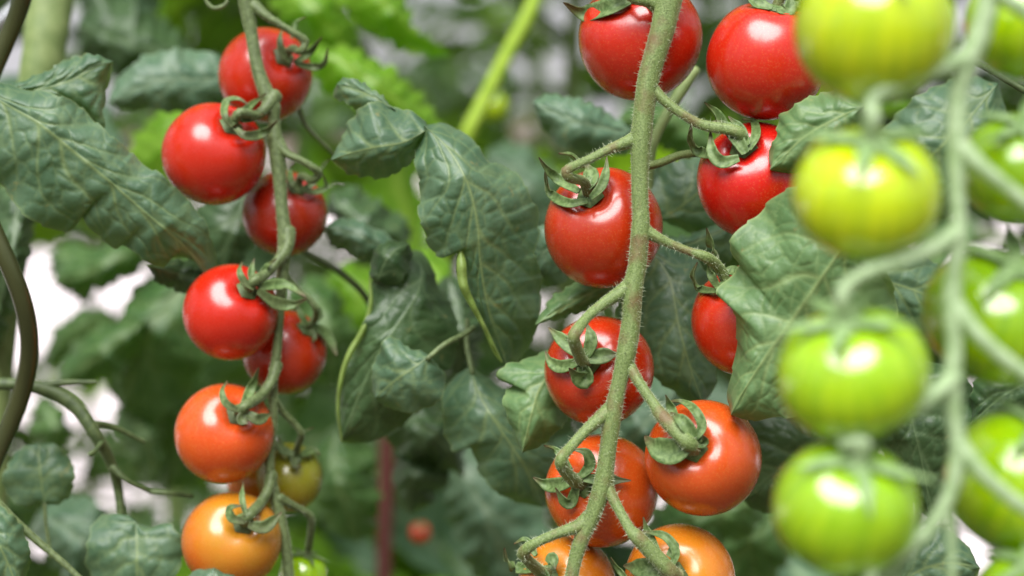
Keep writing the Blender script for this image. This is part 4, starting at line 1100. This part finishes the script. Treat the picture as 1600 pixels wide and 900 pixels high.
k = tomato(444, 335, 67, 0.5060, 'crimson', (471, 290), 'deep red small tomato behind the stalk, third down on the left truss', G2_,
           [([(468, 298, .001), (455, 286, .003), (453, 266, .006), (460, 254, .008)], 9), ([(474, 300, .001), (495, 300, .003), (508, 292, .006), (504, 272, .009)], 8), ([(472, 298, .001), (487, 288, .004), (500, 272, .007)], 9), ([(498, 268, .006), (508, 256, .008), (516, 248, .010)], 6)], seed=13)
TL.pedicel([(434, 222, D, 22), (448, 240, D - .001, 13), (470, 250, D - .001, 11), (492, 264, D, 12), (498, 272, D + .002, 13), (488, 282, D + .003, 12)], k, 12)
k = tomato(360, 488, 74, 0.4845, 'redleft', (398, 448), 'red tomato with leafy calyx, fourth down on the left truss', G2_,
           [([(396, 452, .001), (382, 442, .002), (374, 425, .005), (378, 410, .007)], 10), ([(398, 448, .001), (392, 428, .004), (397, 404, .008)], 10), ([(402, 448, .001), (412, 424, .004), (432, 404, .008)], 10), ([(404, 450, .001), (440, 446, .003), (478, 464, .006)], 16), ([(402, 456, .001), (428, 474, .002), (455, 476, .004), (480, 466, .006)], 17)], seed=14)
TL.pedicel([(450, 362, D, 26), (448, 388, D - .002, 20), (432, 410, D - .004, 16), (414, 430, D - .006, 16)], k, 17)
k = tomato(444, 551, 66, 0.5070, 'redleft', (486, 508), 'dark red tomato behind the stalk, fifth down on the left truss', G2_,
           [([(488, 512, .001), (508, 526, .002), (526, 556, .005)], 20), ([(480, 508, .001), (470, 494, .004), (464, 476, .007)], 9), ([(486, 504, .001), (498, 492, .003), (492, 474, .006)], 11), ([(484, 515, .001), (490, 528, .001), (488, 535, .003)], 10)], seed=15)
TL.pedicel([(442, 430, D + .002, 16), (462, 450, D + .004, 10), (484, 468, D + .005, 9), (494, 484, D + .006, 10)], k, 11)
k = tomato(350, 677, 77, 0.4845, 'vermilion', (384, 640), 'orange red tomato, sixth down on the left truss', G2_,
           [([(378, 644, .001), (354, 632, .003), (347, 612, .006), (355, 596, .009)], 10), ([(378, 638, .001), (392, 606, .005), (405, 574, .009)], 13), ([(385, 646, .001), (402, 656, .002), (424, 646, .005)], 15), ([(384, 648, .001), (378, 656, .001), (388, 662, .002)], 16)], seed=16)
TL.pedicel([(432, 570, D, 20), (424, 596, D - .003, 16), (408, 618, D - .006, 16)], k, 17)
k = tomato(361, 846, 77, 0.4845, 'amber', (392, 806), 'amber tomato at the bottom of the left truss', G2_,
           [([(382, 816, .001), (362, 810, .002), (360, 794, .004), (378, 790, .006)], 12), ([(388, 820, .001), (412, 824, .002), (440, 800, .007)], 17), ([(384, 806, .003), (378, 780, .006), (380, 754, .008)], 8)], seed=17)
TL.pedicel([(424, 742, D, 20), (418, 768, D - .003, 16), (405, 788, D - .006, 16)], k, 18)
k = tomato(404, 752, 50, 0.5140, 'amber', (420, 712), 'orange tomato mostly hidden between the two lower left fruits', G2_, [], auto=4, seed=18)
TL.pedicel([(424, 690, D + .004, 12), (430, 700, D + .010, 9)], k, 8)
k = tomato(450, 746, 54, 0.5100, 'olive', (466, 705), 'olive yellow unripe tomato behind the lower left truss', G2_,
           [([(458, 712, .001), (440, 702, .003), (436, 684, .006)], 12), ([(470, 712, .001), (490, 704, .003), (500, 712, .005)], 11), ([(466, 700, .002), (470, 680, .006), (490, 668, .010)], 6), ([(464, 715, .001), (462, 726, .001), (470, 730, .002)], 14)], smat='sepal', seed=19)
TL.pedicel([(428, 626, D, 16), (440, 642, D + .003, 11), (462, 664, D + .006, 10), (471, 680, D + .008, 11)], k, 11)
k = tomato(474, 900, 38, 0.5080, 'green', (484, 852), 'small green tomato at the very bottom of the left truss', G2_, [], auto=5, seed=20)
TL.pedicel([(436, 778, D, 16), (462, 792, D + .004, 11), (484, 806, D + .008, 11), (486, 826, D + .012, 11)], k, 11)
TL.pedicel([(382, -60, D, 18), (362, -40, D, 9), (330, -20, D, 7), (322, 0, D, 6), (335, 13, D, 7), (353, 6, D, 6), (356, -8, D, 4)])
TL.finish()

# ================================================================== RIGHT TRUSS, out of focus in front
G3 = 'unripe tomatoes on the near right truss'
D = .308
TG = Truss('pale green near truss stalk at the right, far out of focus, carrying green fruit',
           [(1570, -140, 46), (1548, -20, 40), (1532, 50, 38), (1510, 100, 42), (1497, 150, 34), (1495, 210, 40), (1495, 300, 29), (1497, 370, 33), (1490, 430, 28), (1489, 490, 36), (1492, 540, 30), (1487, 600, 34), (1492, 660, 28), (1498, 710, 33), (1488, 760, 28), (1470, 800, 27), (1440, 840, 28), (1400, 880, 27), (1360, 940, 26), (1330, 1000, 24)],
           D, 'stalk_pale', group='fruit trusses hanging side by side', seed=3)
def gt(cx, cy, rx, squash, d, kn, lab, mat, auto=5, seed=0):
    kn = (kn[0] + (seed * 7 % 5 - 2) * 7, cy - rx * (0.80 + 0.02 * (seed % 4)))
    return tomato(cx, cy, rx, d, mat, kn, lab, G3, [], squash=squash, auto=auto, smat='sepal_pale', seed=seed, toward=1)
k = gt(1365, 44, 124, .96, 0.3100, (1362, -62), 'yellow green tomato at the top of the near right truss', 'lemon', seed=31)
TG.pedicel([(1560, -100, D, 30), (1500, -110, D, 24), (1420, -110, D - .002, 20)], k, 20)
k = gt(1353, 304, 116, .88, 0.3100, (1355, 222), 'green tomato second from top on the near right truss', 'lemon', seed=33)
TG.pedicel([(1514, 88, D, 34), (1480, 104, D - .002, 28), (1430, 124, D - .004, 24), (1385, 140, D - .006, 22), (1362, 158, D - .006, 24)], k, 24)
k = gt(1333, 584, 118, .86, 0.3090, (1322, 500), 'green tomato third from top on the near right truss', 'green', seed=35)
TG.pedicel([(1497, 362, D, 32), (1465, 384, D - .002, 26), (1410, 408, D - .004, 23), (1350, 428, D - .006, 22), (1320, 450, D - .006, 24)], k, 24)
k = gt(1320, 796, 113, .92, 0.3090, (1318, 712), 'lowest whole green tomato on the near right truss', 'green', seed=37)
_r, _x, _y, _d, _R = LAST[0]
_sx, _sy = 1357.0, 882.0
_rr = math.hypot(_sx - _x, _sy - _y) * _d / FPX
_dep = _d - math.sqrt(max(0.0, _R * _R - _rr * _rr)) * 0.96
_V, _F = tube_grid(PA([(_sx - 3, _sy, _dep), (_sx, _sy + 1, _dep - 0.0003), (_sx + 3, _sy, _dep)]), [0.0008, 0.0013, 0.0008], 10, 3, 0.1)
obj('blossom_scar', mesh_from('blossom_scar', _V - np.array(_r.location), _F), M['scar'], _r)
TG.pedicel([(1490, 590, D, 34), (1455, 620, D - .002, 28), (1395, 655, D - .004, 26), (1340, 680, D - .006, 24), (1316, 694, D - .006, 24)], k, 24)
k = gt(1345, 1010, 112, .92, 0.3100, (1350, 930), 'green tomato just below the frame on the near right truss', 'green', seed=38)
TG.pedicel([(1450, 830, D, 24), (1410, 862, D - .003, 22), (1370, 888, D - .005, 20)], k, 20)
k = gt(1600, 38, 92, .95, 0.3350, (1610, -46), 'dull green tomato in the top right corner', 'green', seed=39)
TG.pedicel([(1540, -20, D, 30), (1575, 0, D - .002, 24), (1620, 30, D - .003, 22), (1680, 60, D - .002, 20)])
k = gt(1590, 265, 92, .92, 0.3330, (1600, 190), 'striped green tomato at the right edge, second from top', 'green', seed=40)
TG.pedicel([(1497, 225, D, 34), (1530, 258, D - .002, 24), (1570, 290, D - .003, 22), (1640, 345, D - .004, 20)])
k = gt(1560, 495, 122, .82, 0.3350, (1582, 400), 'large green tomato behind the near stalk at the right edge', 'green', seed=41)
TG.pedicel([(1492, 480, D, 34), (1525, 520, D - .002, 25), (1570, 560, D - .003, 23), (1640, 610, D - .004, 22)])
k = gt(1592, 755, 118, .92, 0.3330, (1612, 672), 'green tomato at the right edge near the bottom', 'green', seed=42)
TG.pedicel([(1497, 695, D, 32), (1530, 735, D - .002, 25), (1575, 775, D - .003, 23), (1640, 820, D - .004, 22)])
k = gt(1620, 950, 100, .92, 0.3230, (1600, 868), 'green tomato cut by the bottom right corner', 'green', seed=43)
TG.pedicel([(1478, 790, D, 18), (1486, 840, D, 15), (1488, 900, D, 14), (1490, 980, D, 13)])

# far fruit on the background plants
k = tomato(771, 166, 24, .80, 'lemon', (775, 148), 'tiny blurred green tomato beside the lime stem', 'blurred far tomatoes', [], auto=4, smat='sepal_pale', seed=50)
k = tomato(656, 832, 17, .72, 'red', (658, 820), 'tiny blurred red tomato right of the red stake', 'blurred far tomatoes', [], auto=4, seed=51)
